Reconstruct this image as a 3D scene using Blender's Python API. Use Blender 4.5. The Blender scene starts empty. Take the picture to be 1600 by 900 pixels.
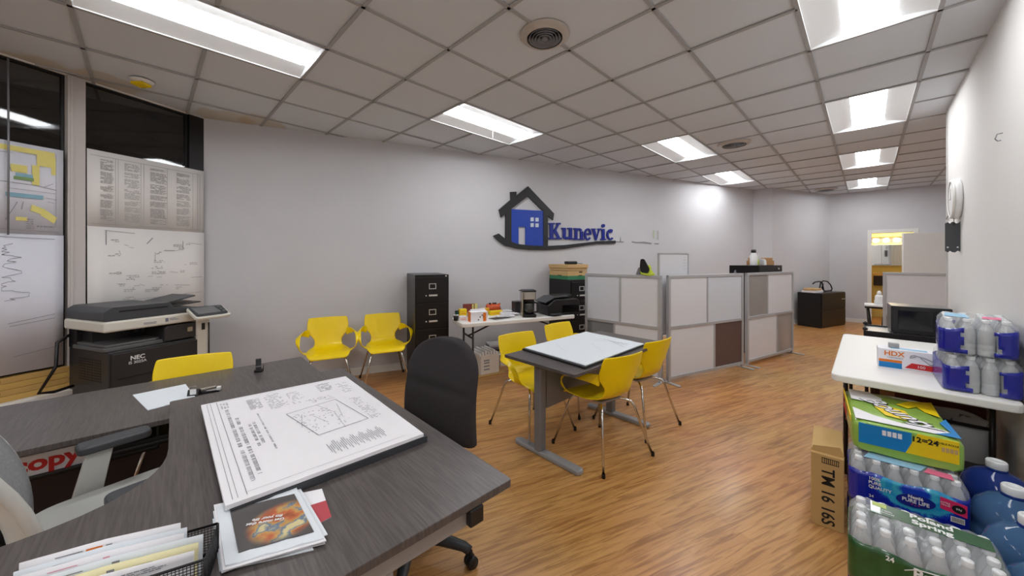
import bpy, math, random
from mathutils import Vector, Matrix
random.seed(7)
PI = math.pi
R = math.radians
SC = bpy.context.scene
COL = SC.collection

# ---------------------------------------------------------------- camera, world, exposure
EYE, CEIL = 1.45, 2.94
F, CY = 562.0, 403.5
cam = bpy.data.cameras.new('camera')
cam.sensor_width = 36; cam.lens = 36 * F / 1600; cam.shift_y = -(450 - CY) / 1600
cam.clip_start = 0.02; cam.clip_end = 200
camo = bpy.data.objects.new('camera', cam); COL.objects.link(camo)
camo.location = (0, 0, EYE); camo.rotation_euler = (PI / 2, 0, 0)
SC.camera = camo
w = bpy.data.worlds.new('world'); SC.world = w; w.use_nodes = True
w.node_tree.nodes['Background'].inputs[0].default_value = (0.5, 0.55, 0.65, 1)
w.node_tree.nodes['Background'].inputs[1].default_value = 0.04
SC.view_settings.view_transform = 'Standard'; SC.view_settings.look = 'None'
SC.view_settings.gamma = 1; SC.view_settings.use_curve_mapping = False
SC.view_settings.exposure = 0.78
LENS_POWER = 11.0

# ---------------------------------------------------------------- survey helpers (plan positions in metres)
def G(u, v, z):
    Y = F * (EYE - z) / (v - CY)
    return Vector((Y * (u - 800) / F, Y))
E1 = Vector((.702, .712)); E2 = Vector((.712, -.702))        # the axes of the ceiling grid and the right wall
RROT = R(-44.6)
def AB(a, b): return E1 * a + E2 * b
WL = Vector((.905, .426)); NL = Vector((.426, -.905)); WROT = R(25.2)   # logo wall
WA = Vector((-3.287, 3.832))
def SW(s, d): return WA + WL * s + NL * d                       # along the logo wall, distance off it
SF = Vector((.334, .943)); SN = Vector((.943, -.334))           # storefront
def KP(k, d=0): return WA - SF * k + SN * d
D1 = Vector((-.684, .729)); D2 = Vector((-.729, -.684)); DROT = R(43.2)
DO = Vector((0, 1.174))                                         # corner of the big desk
def rnd(a, b): return random.uniform(a, b)

# ---------------------------------------------------------------- materials
def lin(c):
    return tuple(((x / 12.92) if x <= .04045 else ((x + .055) / 1.055) ** 2.4) for x in c)
def srgb(r, g, b): return lin((r / 255, g / 255, b / 255)) + (1,)
MATS = {}
def mat(name, col, rough=.5, metal=0, noise=0, nscale=20, bump=0, bscale=200, trans=0, ior=1.45, alpha=1, emit=None, estr=0, spec=None, coat=0, stretch=None):
    if name in MATS: return MATS[name]
    m = bpy.data.materials.new(name); m.use_nodes = True
    nt = m.node_tree; b = nt.nodes['Principled BSDF']
    b.inputs['Base Color'].default_value = col; b.inputs['Roughness'].default_value = rough
    b.inputs['Metallic'].default_value = metal; b.inputs['Transmission Weight'].default_value = trans
    b.inputs['IOR'].default_value = ior; b.inputs['Alpha'].default_value = alpha
    b.inputs['Coat Weight'].default_value = coat
    if spec is not None: b.inputs['Specular IOR Level'].default_value = spec
    if emit: b.inputs['Emission Color'].default_value = emit; b.inputs['Emission Strength'].default_value = estr
    tc = nt.nodes.new('ShaderNodeTexCoord'); vec = tc.outputs['Object']
    if stretch:
        mp = nt.nodes.new('ShaderNodeMapping'); mp.inputs['Scale'].default_value = stretch
        nt.links.new(vec, mp.inputs['Vector']); vec = mp.outputs[0]
    n = nt.nodes.new('ShaderNodeTexNoise'); n.inputs['Scale'].default_value = nscale; n.inputs['Detail'].default_value = 5
    nt.links.new(vec, n.inputs['Vector'])
    mx = nt.nodes.new('ShaderNodeMix'); mx.data_type = 'RGBA'
    k = max(noise, .02)
    mx.inputs[6].default_value = tuple(min(1, x * (1 - k)) for x in col[:3]) + (1,)
    mx.inputs[7].default_value = tuple(min(1, x * (1 + k)) for x in col[:3]) + (1,)
    nt.links.new(n.outputs['Fac'], mx.inputs[0]); nt.links.new(mx.outputs[2], b.inputs['Base Color'])
    if bump:
        n2 = nt.nodes.new('ShaderNodeTexNoise'); n2.inputs['Scale'].default_value = bscale
        nt.links.new(vec, n2.inputs['Vector'])
        bp = nt.nodes.new('ShaderNodeBump'); bp.inputs['Strength'].default_value = bump; bp.inputs['Distance'].default_value = .002
        nt.links.new(n2.outputs['Fac'], bp.inputs['Height']); nt.links.new(bp.outputs[0], b.inputs['Normal'])
    MATS[name] = m
    return m

M_wall = mat('painted_wall', srgb(206, 205, 209), .85, spec=.25, noise=.03, nscale=3, bump=.08, bscale=120)
M_wallR = mat('painted_wall_warm', srgb(228, 226, 224), .85, spec=.25, noise=.03, nscale=2, bump=.08, bscale=120)
M_trim = mat('white_trim', srgb(232, 230, 226), .4)
M_grid = mat('grid_bar', srgb(172, 172, 174), .6)
M_mull = mat('mullion_paint', srgb(200, 193, 190), .45)
M_black = mat('black_frame', srgb(16, 13, 15), .4)
M_yel = mat('yellow_plastic', srgb(248, 214, 0), .33, noise=.02)
M_chrome = mat('chrome', srgb(215, 213, 210), .12, 1)
M_alu = mat('brushed_aluminium', srgb(190, 191, 194), .38, .35)
M_silver = mat('silver_paint', srgb(158, 160, 164), .4, .3)
M_greym = mat('grey_metal_paint', srgb(128, 129, 134), .42, .25)
M_fil = mat('black_steel', srgb(24, 21, 22), .32, .1)
M_label = mat('nickel', srgb(222, 220, 216), .3, .6)
M_white = mat('white_plastic', srgb(238, 238, 238), .4)
M_tablew = mat('white_blow_moulded_top', srgb(236, 234, 230), .42, bump=.15, bscale=400)
M_dk = mat('dark_brown_metal', srgb(40, 32, 30), .4, .2)
M_paper = mat('paper', srgb(240, 238, 242), .7)
M_paper2 = mat('paper_cool', srgb(226, 232, 238), .7)
M_paperwall = mat('old_paper', srgb(232, 228, 226), .8, noise=.03, nscale=3)
M_ink = mat('ink', srgb(70, 70, 78), .7)
M_inkl = mat('ink_light', srgb(138, 138, 144), .7)
M_inkf = mat('ink_faint', srgb(176, 173, 172), .7)
M_fab = mat('charcoal_fabric', srgb(50, 46, 48), .95, noise=.15, nscale=60, bump=.6, bscale=900)
M_blkp = mat('black_plastic', srgb(28, 27, 29), .38)
M_dgrey = mat('dark_grey_plastic', srgb(66, 68, 72), .4)
M_mgrey = mat('mid_grey_plastic', srgb(96, 97, 98), .4)
M_body = mat('copier_charcoal', srgb(52, 50, 51), .42)
M_ivory = mat('ivory_plastic', srgb(218, 214, 204), .45)
M_card = mat('cardboard', srgb(196, 160, 104), .8, noise=.08, nscale=10)
M_cardd = mat('cardboard_tan', srgb(205, 170, 118), .8, noise=.06, nscale=8)
M_green = mat('box_green', srgb(62, 128, 92), .7)
M_blue = mat('logo_blue', srgb(28, 66, 172), .35)
M_navy = mat('logo_navy', srgb(22, 38, 140), .35)
M_logok = mat('logo_black', srgb(38, 38, 40), .45)
M_glassclr = mat('clear_glass', srgb(235, 240, 240), .02, trans=1, ior=1.45)
M_steel = mat('steel', srgb(190, 184, 176), .25, .9)
M_orange = mat('orange_print', srgb(228, 120, 30), .6)
M_red = mat('red_print', srgb(206, 40, 40), .5)
M_pink = mat('magenta_print', srgb(226, 44, 104), .5)
M_teal = mat('teal_print', srgb(60, 190, 200), .5)
M_yprint = mat('yellow_print', srgb(246, 212, 20), .45)
M_lime = mat('lime_print', srgb(150, 190, 70), .4)
M_bprint = mat('blue_print', srgb(20, 130, 200), .4)
M_bk = mat('black_print', srgb(20, 20, 22), .5)
M_woodd = mat('dark_mahogany', srgb(52, 24, 18), .35, noise=.3, nscale=8, stretch=(1, 1, 8))
M_woodp = mat('tan_panel_wood', srgb(140, 98, 58), .4, noise=.15, nscale=8)
M_hv = mat('hi_vis_yellow', srgb(206, 226, 70), .7)
M_white2 = mat('white_panel', srgb(226, 226, 230), .28)
M_brownp = mat('smoked_panel', srgb(98, 76, 72), .35, noise=.04)
M_wallyel = mat('bathroom_yellow', srgb(226, 206, 132), .6)
M_mirror = mat('mirror', srgb(225, 228, 228), .03, 1)
M_bag = mat('bin_liner', srgb(196, 198, 200), .3, alpha=.75, bump=.5, bscale=40)

def nodes_new(m, *names): return [m.node_tree.nodes.new('ShaderNode' + n) for n in names]

def desk_mat():
    m = mat('black_brown_wood', srgb(64, 59, 60), .34)
    nt = m.node_tree; b = nt.nodes['Principled BSDF']
    tc, mp, n, rp = nodes_new(m, 'TexCoord', 'Mapping', 'TexNoise', 'ValToRGB')
    mp.inputs['Scale'].default_value = (90, 4, 10)
    n.inputs['Scale'].default_value = 2; n.inputs['Detail'].default_value = 6
    nt.links.new(tc.outputs['Object'], mp.inputs[0]); nt.links.new(mp.outputs[0], n.inputs['Vector'])
    rp.color_ramp.elements[0].position = .35; rp.color_ramp.elements[0].color = srgb(76, 70, 69)
    rp.color_ramp.elements[1].position = .7; rp.color_ramp.elements[1].color = srgb(98, 91, 89)
    nt.links.new(n.outputs['Fac'], rp.inputs[0]); nt.links.new(rp.outputs[0], b.inputs['Base Color'])
    bp, = nodes_new(m, 'Bump'); bp.inputs['Strength'].default_value = .25; bp.inputs['Distance'].default_value = .001
    nt.links.new(n.outputs['Fac'], bp.inputs['Height']); nt.links.new(bp.outputs[0], b.inputs['Normal'])
    return m
M_desk = desk_mat()

def floor_mat():
    m = mat('oak_strip_floor', srgb(185, 130, 80), .3)
    nt = m.node_tree; b = nt.nodes['Principled BSDF']; L = nt.links.new
    tc, mp, br, mp2, n1, n2, mx1, mx2, rp = nodes_new(m, 'TexCoord', 'Mapping', 'TexBrick', 'Mapping', 'TexNoise', 'TexNoise', 'Mix', 'Mix', 'ValToRGB')
    mp.inputs['Rotation'].default_value = (0, 0, -WROT)
    L(tc.outputs['Object'], mp.inputs[0]); L(mp.outputs[0], br.inputs['Vector'])
    br.offset = .37; br.offset_frequency = 3; br.inputs['Scale'].default_value = 1
    br.inputs['Brick Width'].default_value = .95; br.inputs['Row Height'].default_value = .058
    br.inputs['Mortar Size'].default_value = .0007; br.inputs['Mortar Smooth'].default_value = .3
    br.inputs['Color1'].default_value = srgb(172, 118, 64); br.inputs['Color2'].default_value = srgb(200, 148, 90)
    br.inputs['Mortar'].default_value = srgb(120, 76, 40); br.inputs['Bias'].default_value = 0
    mp2.inputs['Scale'].default_value = (1.3, 17, 1); L(mp.outputs[0], mp2.inputs[0])
    n1.inputs['Scale'].default_value = 2.2; n1.inputs['Detail'].default_value = 8; n1.inputs['Distortion'].default_value = 1.2
    L(mp2.outputs[0], n1.inputs['Vector'])
    rp.color_ramp.elements[0].position = .38; rp.color_ramp.elements[0].color = srgb(134, 84, 40)
    rp.color_ramp.elements[1].position = .56; rp.color_ramp.elements[1].color = srgb(206, 154, 94)
    L(n1.outputs['Fac'], rp.inputs[0])
    mx1.data_type = 'RGBA'; mx1.inputs[0].default_value = .5
    L(br.outputs['Color'], mx1.inputs[6]); L(rp.outputs[0], mx1.inputs[7])
    n2.inputs['Scale'].default_value = .9; n2.inputs['Detail'].default_value = 3; L(mp.outputs[0], n2.inputs['Vector'])
    mx2.data_type = 'RGBA'; mx2.blend_type = 'SOFT_LIGHT'; mx2.inputs[0].default_value = .3
    L(mx1.outputs[2], mx2.inputs[6]); L(n2.outputs['Color'], mx2.inputs[7]); L(mx2.outputs[2], b.inputs['Base Color'])
    b.inputs['Roughness'].default_value = .36; b.inputs['Coat Weight'].default_value = .12; b.inputs['Coat Roughness'].default_value = .18
    bp, = nodes_new(m, 'Bump'); bp.inputs['Strength'].default_value = .15; bp.inputs['Distance'].default_value = .001
    L(n1.outputs['Fac'], bp.inputs['Height']); L(bp.outputs[0], b.inputs['Normal'])
    return m
M_floor = floor_mat()

def tile_mat():
    m = mat('ceiling_tile', srgb(176, 168, 160), .9)
    nt = m.node_tree; b = nt.nodes['Principled BSDF']; L = nt.links.new
    tc, n, mx, n3 = nodes_new(m, 'TexCoord', 'TexNoise', 'Mix', 'TexNoise')
    n.inputs['Scale'].default_value = .8; L(tc.outputs['Object'], n.inputs['Vector'])
    mx.data_type = 'RGBA'; mx.inputs[6].default_value = srgb(212, 217, 224); mx.inputs[7].default_value = srgb(222, 227, 233)
    L(n.outputs['Fac'], mx.inputs[0])
    prev = mx.outputs[2]
    n3.inputs['Scale'].default_value = 3.5; n3.inputs['Detail'].default_value = 4; L(tc.outputs['Object'], n3.inputs['Vector'])
    for (x, y, r0) in ((-3.42, 3.05, .28), (-3.05, 3.78, .30), (-2.72, 3.95, .26), (-3.62, 2.75, .22)):   # water stains beside the shop window
        vm, ad, lt, mm = nodes_new(m, 'VectorMath', 'Math', 'MapRange', 'Mix')
        vm.operation = 'DISTANCE'; vm.inputs[1].default_value = (x, y, CEIL)
        L(tc.outputs['Object'], vm.inputs[0])
        ad.operation = 'MULTIPLY_ADD'; ad.inputs[1].default_value = .35; L(n3.outputs['Fac'], ad.inputs[0]); L(vm.outputs['Value'], ad.inputs[2])
        lt.inputs['From Min'].default_value = r0 + .13; lt.inputs['From Max'].default_value = r0 + .07
        lt.inputs['To Min'].default_value = 0; lt.inputs['To Max'].default_value = .42
        L(ad.outputs[0], lt.inputs['Value'])
        mm.data_type = 'RGBA'; mm.inputs[7].default_value = srgb(190, 160, 100)
        L(lt.outputs[0], mm.inputs[0]); L(prev, mm.inputs[6]); prev = mm.outputs[2]
    L(prev, b.inputs['Base Color'])
    return m
M_tile = tile_mat()

def pureprint():
    """blue printed film with a turquoise burst in the middle of the long side"""
    m = mat('blue_film_print', srgb(20, 40, 170), .25, coat=.5)
    nt = m.node_tree; b = nt.nodes['Principled BSDF']; L = nt.links.new
    tc, mp, vm, n, ad, rp = nodes_new(m, 'TexCoord', 'Mapping', 'VectorMath', 'TexNoise', 'Math', 'ValToRGB')
    mp.inputs['Location'].default_value = (-.03 * 1, 0, -.12 * 1.5); mp.inputs['Scale'].default_value = (1, 0, 1.5)
    L(tc.outputs['Object'], mp.inputs[0]); vm.operation = 'LENGTH'; L(mp.outputs[0], vm.inputs[0])
    n.inputs['Scale'].default_value = 45; n.inputs['Detail'].default_value = 5; L(tc.outputs['Object'], n.inputs['Vector'])
    ad.operation = 'MULTIPLY_ADD'; ad.inputs[1].default_value = .08; L(n.outputs['Fac'], ad.inputs[0]); L(vm.outputs['Value'], ad.inputs[2])
    e = rp.color_ramp.elements; e[0].position = .08; e[0].color = srgb(18, 60, 190); e[1].position = .19; e[1].color = srgb(16, 34, 160)
    for p, c in ((.1, (70, 190, 215)), (.125, (30, 150, 210)), (.155, (60, 180, 215)), (.17, (24, 60, 190))):
        x = e.new(p); x.color = srgb(*c)
    L(ad.outputs[0], rp.inputs[0]); L(rp.outputs[0], b.inputs['Base Color'])
    return m
M_pure = pureprint()
M_bluefilm = mat('royal_blue_film', srgb(10, 26, 148), .25, coat=.5, bump=.5, bscale=60)
M_polandf = mat('forest_green_film', srgb(34, 84, 40), .3, noise=.5, nscale=25, coat=.4)
M_bottle = mat('clear_bottle', srgb(248, 251, 254), .05, trans=.6, ior=1.28, coat=.8, bump=.4, bscale=90)
M_cap = mat('white_cap', srgb(236, 238, 240), .35)
M_film = mat('shrink_film', srgb(240, 244, 248), .12, alpha=.22, bump=1, bscale=35)
M_jug = mat('blue_jug', srgb(96, 140, 190), .08, trans=.55, ior=1.3)
M_jugd = mat('blue_jug_dark', srgb(40, 66, 150), .08, trans=.35, ior=1.3)

def lens_mat():
    m = mat('fluorescent_lens', srgb(255, 255, 255), .5, emit=(.96, .985, 1, 1), estr=LENS_POWER)
    return m
M_lens = lens_mat()
M_trof = mat('fixture_enamel', srgb(236, 238, 240), .45)

# ---------------------------------------------------------------- mesh building
class MB:
    def __init__(s): s.v = []; s.f = []; s.mi = []; s.sm = []
    def add(s, vs, fs, mi=0, smooth=False):
        o = len(s.v); s.v += [tuple(v) for v in vs]
        for f in fs: s.f.append(tuple(i + o for i in f)); s.mi.append(mi); s.sm.append(smooth)
    def box(s, x0, x1, y0, y1, z0, z1, mi=0, M=None):
        vs = [Vector((x, y, z)) for z in (z0, z1) for y in (y0, y1) for x in (x0, x1)]
        if M: vs = [M @ v for v in vs]
        s.add(vs, [(0, 2, 3, 1), (4, 5, 7, 6), (0, 1, 5, 4), (2, 6, 7, 3), (0, 4, 6, 2), (1, 3, 7, 5)], mi)
        return s
    def prism(s, poly, z0, z1, mi=0, M=None, smooth=False):
        """poly of (x, y) extruded from z0 to z1"""
        n = len(poly)
        a = sum(poly[i][0] * poly[(i + 1) % n][1] - poly[(i + 1) % n][0] * poly[i][1] for i in range(n))
        if a < 0: poly = list(reversed(poly))
        vs = [Vector((p[0], p[1], z0)) for p in poly] + [Vector((p[0], p[1], z1)) for p in poly]
        if M: vs = [M @ v for v in vs]
        o = len(s.v)
        s.add(vs, [tuple(reversed(range(n))), tuple(range(n, 2 * n))], mi)
        for i in range(n):
            j = (i + 1) % n
            s.f.append((o + i, o + j, o + n + j, o + n + i)); s.mi.append(mi); s.sm.append(smooth)
        return s
    def tube(s, pts, r, n=10, mi=0, cap=True):
        pts = [Vector(p) for p in pts]; rings = []
        rr = r if isinstance(r, (list, tuple)) else [r] * len(pts)
        up = Vector((0, 0, 1))
        for i, p in enumerate(pts):
            t = ((pts[min(i + 1, len(pts) - 1)] - p).normalized() + (p - pts[max(i - 1, 0)]).normalized())
            t = t.normalized() if t.length > 1e-6 else up
            a = up if abs(t.dot(up)) < .95 else Vector((1, 0, 0))
            x = t.cross(a).normalized(); y = t.cross(x).normalized()
            if rings:
                px = rings[-1][1]; x = (px - t * px.dot(t)).normalized(); y = t.cross(x).normalized()
            rings.append(([p + (x * math.cos(2 * PI * k / n) + y * math.sin(2 * PI * k / n)) * rr[i] for k in range(n)], x))
        vs = [v for rg, _ in rings for v in rg]; fs = []
        for i in range(len(rings) - 1):
            for k in range(n):
                a, b = i * n + k, i * n + (k + 1) % n
                fs.append((a, b, b + n, a + n))
        s.add(vs, fs, mi, True)
        if cap:
            o = len(s.v) - len(vs)
            s.f.append(tuple(o + k for k in reversed(range(n)))); s.mi.append(mi); s.sm.append(False)
            s.f.append(tuple(o + len(vs) - n + k for k in range(n))); s.mi.append(mi); s.sm.append(False)
        return s
    def lathe(s, prof, n=24, c=(0, 0, 0), mi=0, M=None, smooth=True):
        vs = []; fs = []
        for r, z in prof:
            for k in range(n):
                vs.append(Vector((c[0] + r * math.cos(2 * PI * k / n), c[1] + r * math.sin(2 * PI * k / n), c[2] + z)))
        if M: vs = [M @ v for v in vs]
        for i in range(len(prof) - 1):
            for k in range(n):
                a, b = i * n + k, i * n + (k + 1) % n
                fs.append((a, b, b + n, a + n))
        s.add(vs, fs, mi, smooth)
        o = len(s.v) - len(vs)
        return s
    def grid(s, rows, mi=0, smooth=True, closed=False):
        n = len(rows[0]); vs = [v for r in rows for v in r]; fs = []
        for i in range(len(rows) - 1):
            for k in range(n if closed else n - 1):
                a, b = i * n + k, i * n + (k + 1) % n
                fs.append((a, b, b + n, a + n))
        s.add(vs, fs, mi, smooth); return s
    def build(s, name, mats, parent=None, bevel=0, seg=2):
        me = bpy.data.meshes.new(name); me.from_pydata(s.v, [], s.f)
        if not isinstance(mats, (list, tuple)): mats = [mats]
        for m in mats: me.materials.append(m)
        for p, mi, sm in zip(me.polygons, s.mi, s.sm): p.material_index = mi; p.use_smooth = sm
        me.update()
        o = bpy.data.objects.new(name, me); COL.objects.link(o)
        if parent: o.parent = parent
        if bevel:
            b = o.modifiers.new('bevel', 'BEVEL'); b.width = bevel; b.segments = seg; b.limit_method = 'ANGLE'
        return o

def tag(o, label=None, cat=None, group=None, kind=None):
    if label: o['label'] = label
    if cat: o['category'] = cat
    if group: o['group'] = group
    if kind: o['kind'] = kind
    return o
def thing(name, label, cat, loc=(0, 0, 0), rot=0, group=None):
    o = bpy.data.objects.new(name, None); COL.objects.link(o)
    if len(loc) == 2: loc = (loc[0], loc[1], 0)
    o.location = loc; o.rotation_euler = (0, 0, rot) if not isinstance(rot, tuple) else rot
    o.empty_display_size = .1
    return tag(o, label, cat, group)
def v3(p, z=0): return (p[0], p[1], z)
def kids(o): return [c for c in bpy.data.objects if c.parent == o]
def copy_tree(o, parent=None):
    c = o.copy(); COL.objects.link(c)
    if parent: c.parent = parent
    for ch in kids(o): copy_tree(ch, c)
    return c
def struct(mb, name, m, parent=None, bevel=0):
    o = mb.build(name, m, parent, bevel)
    if parent is None: o['kind'] = 'structure'
    return o
def quadM(p, q):
    """matrix placing local x along p->q (plan), y across, origin at p"""
    d = Vector(q) - Vector(p); a = math.atan2(d[1], d[0])
    return Matrix.Translation((p[0], p[1], 0)) @ Matrix.Rotation(a, 4, 'Z'), d.length
def text(s, size, m, parent, loc, rot=(0, 0, 0), ext=.0006, name='lettering', bold=0, align='CENTER', sx=1, spacing=1, shear=0):
    cu = bpy.data.curves.new('t', 'FONT'); cu.body = s; cu.size = size; cu.extrude = ext; cu.offset = bold
    cu.align_x = align; cu.align_y = 'CENTER'; cu.space_character = spacing; cu.shear = shear; cu.resolution_u = 3
    to = bpy.data.objects.new('t', cu); COL.objects.link(to)
    dg = bpy.context.evaluated_depsgraph_get()
    me = bpy.data.meshes.new_from_object(to.evaluated_get(dg))
    bpy.data.objects.remove(to); me.name = name
    me.materials.clear(); me.materials.append(m)
    for p in me.polygons: p.material_index = 0
    o = bpy.data.objects.new(name, me); COL.objects.link(o)
    o.location = loc; o.rotation_euler = rot; o.scale = (sx, 1, 1)
    if parent: o.parent = parent
    return o
FRONT = (PI / 2, 0, 0)

# ================================================================= SETTING
W1 = WA; W2 = Vector((5.27, 7.86)); W3 = W2 + Vector((.712, -.702)) * .34; W4 = Vector((7.45, 8.44))
W5 = AB(W4.dot(E1), 2.58); W6 = AB(5.7, 2.58); W7 = AB(5.7, .575); W8 = AB(-3.5, .575)
W9 = KP(4.33)
ROOM = [W1, W2, W3, W4, W5, W6, W7, W8, W9]
def inside(p):
    c = False; n = len(ROOM)
    for i in range(n):
        a, b = ROOM[i], ROOM[(i + 1) % n]
        if (a[1] > p[1]) != (b[1] > p[1]) and p[0] < (b[0] - a[0]) * (p[1] - a[1]) / (b[1] - a[1]) + a[0]: c = not c
    return c

# floor
m = MB(); m.prism([(-6, -5), (13, -5), (13, 12), (-6, 12)], -.08, 0); struct(m, 'floor', M_floor)

# walls
def wall(p, q, name, mt, z0=0, z1=CEIL + .12, th=.12):
    M, L = quadM(p, q); m = MB(); m.box(0, L, 0, th, z0, z1, M=M); return struct(m, name, mt)
wall(W1, W2, 'wall_left', M_wall)
wall(W2, W3, 'wall_nook', M_wall)
wall(W3, W4, 'wall_angled', M_wall)
wall(W5, W6, 'wall_recess', M_wall)
wall(W6, W7, 'wall_return', M_wallR)
wall(W7, W8, 'wall_right', M_wallR)
wall(W8, W9, 'wall_rear', M_wallR)
# back wall with the washroom doorway
bdir = (W5 - W4).normalized(); T0, T1 = .70, 1.32; DH = 2.0
M, L = quadM(W4, W5); m = MB()
m.box(0, T0, 0, .12, 0, CEIL + .12, M=M); m.box(T1, L, 0, .12, 0, CEIL + .12, M=M); m.box(T0, T1, 0, .12, DH, CEIL + .12, M=M)
struct(m, 'wall_back', M_wall)
m = MB()
m.box(T0 - .07, T0, -.02, .13, 0, DH + .07, M=M); m.box(T1, T1 + .07, -.02, .13, 0, DH + .07, M=M); m.box(T0, T1, -.02, .13, DH, DH + .07, M=M)
struct(m, 'trim_1', M_trim, bevel=.004)
# washroom behind the doorway
m = MB()
m.box(T0 - .5, T0 - .4, .12, 1.5, 0, CEIL, M=M); m.box(T1 + .4, T1 + .5, .12, 1.5, 0, CEIL, M=M); m.box(T0 - .5, T1 + .5, 1.5, 1.6, 0, CEIL, M=M)
struct(m, 'wall_washroom', M_wallyel)
m = MB(); m.box(T0 - .5, T1 + .5, .12, 1.6, 2.42, 2.5, M=M); struct(m, 'ceiling_washroom', M_trim)
# baseboards
def baseboard(p, q, name, off=.0):
    M, L = quadM(p, q); m = MB(); m.box(off, L, -.014, 0, 0, .09, M=M); m.box(off, L, -.02, 0, 0, .018, M=M); return struct(m, name, M_trim)
baseboard(W1, W2, 'baseboard_left'); baseboard(W3, W4, 'baseboard_angled')
m = MB(); m.box(0, T0 - .07, -.014, 0, 0, .09, M=M); m.box(T1 + .07, L, -.014, 0, 0, .09, M=M); struct(m, 'baseboard_back', M_trim)
baseboard(W7, W8, 'baseboard_right')

# shop front: low wall, sill, mullions, dark glass
M, L = quadM(W9, W1)
m = MB(); m.box(0, L, 0, .16, 0, .36, M=M); m.box(0, L, 0, .16, 2.935, CEIL + .12, M=M); struct(m, 'wall_front', M_wallR)
m = MB(); m.box(0, L, -.10, .06, .36, .40, M=M); struct(m, 'trim_2', M_trim, bevel=.004)
def kx(k): return L - k
win_edges = [(.13, .875), (.975, 2.3), (2.4, 3.5), (3.6, 4.3)]
for i, (k0, k1) in enumerate(win_edges):
    m = MB(); x0, x1 = kx(k1), kx(k0)
    m.box(x0, x1, .03, .036, .42, 2.915, M=M)
    g = struct(m, 'window_%d' % (i + 1), mat('dark_glass', srgb(205, 205, 205), .03, trans=1, ior=1.45))
    m = MB(); t = .018
    m.box(x0, x1, .02, .05, .40, .42, M=M); m.box(x0, x1, .02, .05, 2.915, 2.935, M=M)
    m.box(x0, x0 + t, .02, .05, .42, 2.915, M=M); m.box(x1 - t, x1, .02, .05, .42, 2.915, M=M)
    fr = m.build('window_frame', M_black, g)
for i, (k0, k1) in enumerate(((.875, .975), (2.3, 2.4), (3.5, 3.6), (4.3, 4.33))):
    m = MB(); m.box(kx(k1), kx(k0), -.03, .10, .40, 2.935, M=M); m.box(kx(k1) + .012, kx(k0) - .07, -.036, -.03, .40, 2.935, M=M)
    struct(m, 'trim_%d' % (i + 3), M_mull, bevel=.003)
m = MB(); m.box(kx(.13), L, -.004, .10, .40, 2.935, M=M); struct(m, 'trim_7', M_black)
# dark street wall opposite the shop window (dim facade outside)
m = MB(); m.box(-2, L + 2, 3.0, 3.2, -.5, 5, M=M); m.box(-2, L + 2, .2, 3.0, -.5, -.4, M=M); o = struct(m, 'wall_outside', mat('night_facade', srgb(60, 56, 56), .9))

# ceiling grid
S = .6096
GO = Vector((-.453, 2.565))
def GP(a, b): return GO + Vector((.702, .712)) * (a * S) + Vector((-.712, .702)) * (b * S)
FIX = [(1, 1), (5, -1), (9, -1), (1, -4), (5, -4), (9, -4), (13, -4), (11, -8), (-3, 1), (-3, -4), (-3, -1), (-7, 1), (-7, -2), (-7, -4)]
FIX = [f for f in FIX if f != (-3, -1)]
taken = {(a + i, b) for a, b in FIX for i in (0, 1)}
cells = []
for a in range(-13, 17):
    for b in range(-9, 10):
        c = [GP(a, b), GP(a + 1, b), GP(a + 1, b + 1), GP(a, b + 1)]
        if inside((c[0] + c[2]) / 2) or any(inside(p) for p in c): cells.append((a, b, c))
m = MB(); g = MB()
for a, b, c in cells:
    dz = rnd(-.002, .003)
    if (a, b) not in taken:
        m.add([v3(p, CEIL + .004 + dz) for p in c], [(3, 2, 1, 0)])
        m.add([v3(p, CEIL + .02) for p in c], [(0, 1, 2, 3)])
struct(m, 'ceiling', M_tile)
gaxis = Matrix(((.702, -.712, 0, GO[0]), (.712, .702, 0, GO[1]), (0, 0, 1, 0), (0, 0, 0, 1)))
done = set()
cs = {(a, b) for a, b, _ in cells}
for a, b, c in cells:
    for k, (x0, x1, y0, y1) in (((a, b, 'x'), (a, a + 1, b, b)), ((a, b + 1, 'x'), (a, a + 1, b + 1, b + 1)), ((a, b, 'y'), (a, a, b, b + 1)), ((a + 1, b, 'y'), (a + 1, a + 1, b, b + 1))):
        if k in done: continue
        done.add(k)
        if k[2] == 'y' and (k[0] - 1, k[1]) in taken and (k[0], k[1]) in taken: 
            if any(k[0] - 1 == fa and k[1] == fb for fa, fb in FIX): continue
        h = .0115
        g.box(x0 * S - (h if x0 == x1 else 0), x1 * S + (h if x0 == x1 else 0), y0 * S - (h if y0 == y1 else 0), y1 * S + (h if y0 == y1 else 0), CEIL - .006, CEIL + .003, M=gaxis)
struct(g, 'ceiling_grid', M_grid)
# plenum above keeps stray light out
m = MB(); m.prism([(-6, -5), (13, -5), (13, 12), (-6, 12)], CEIL + .14, CEIL + .2); struct(m, 'ceiling_slab', M_grid)

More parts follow.
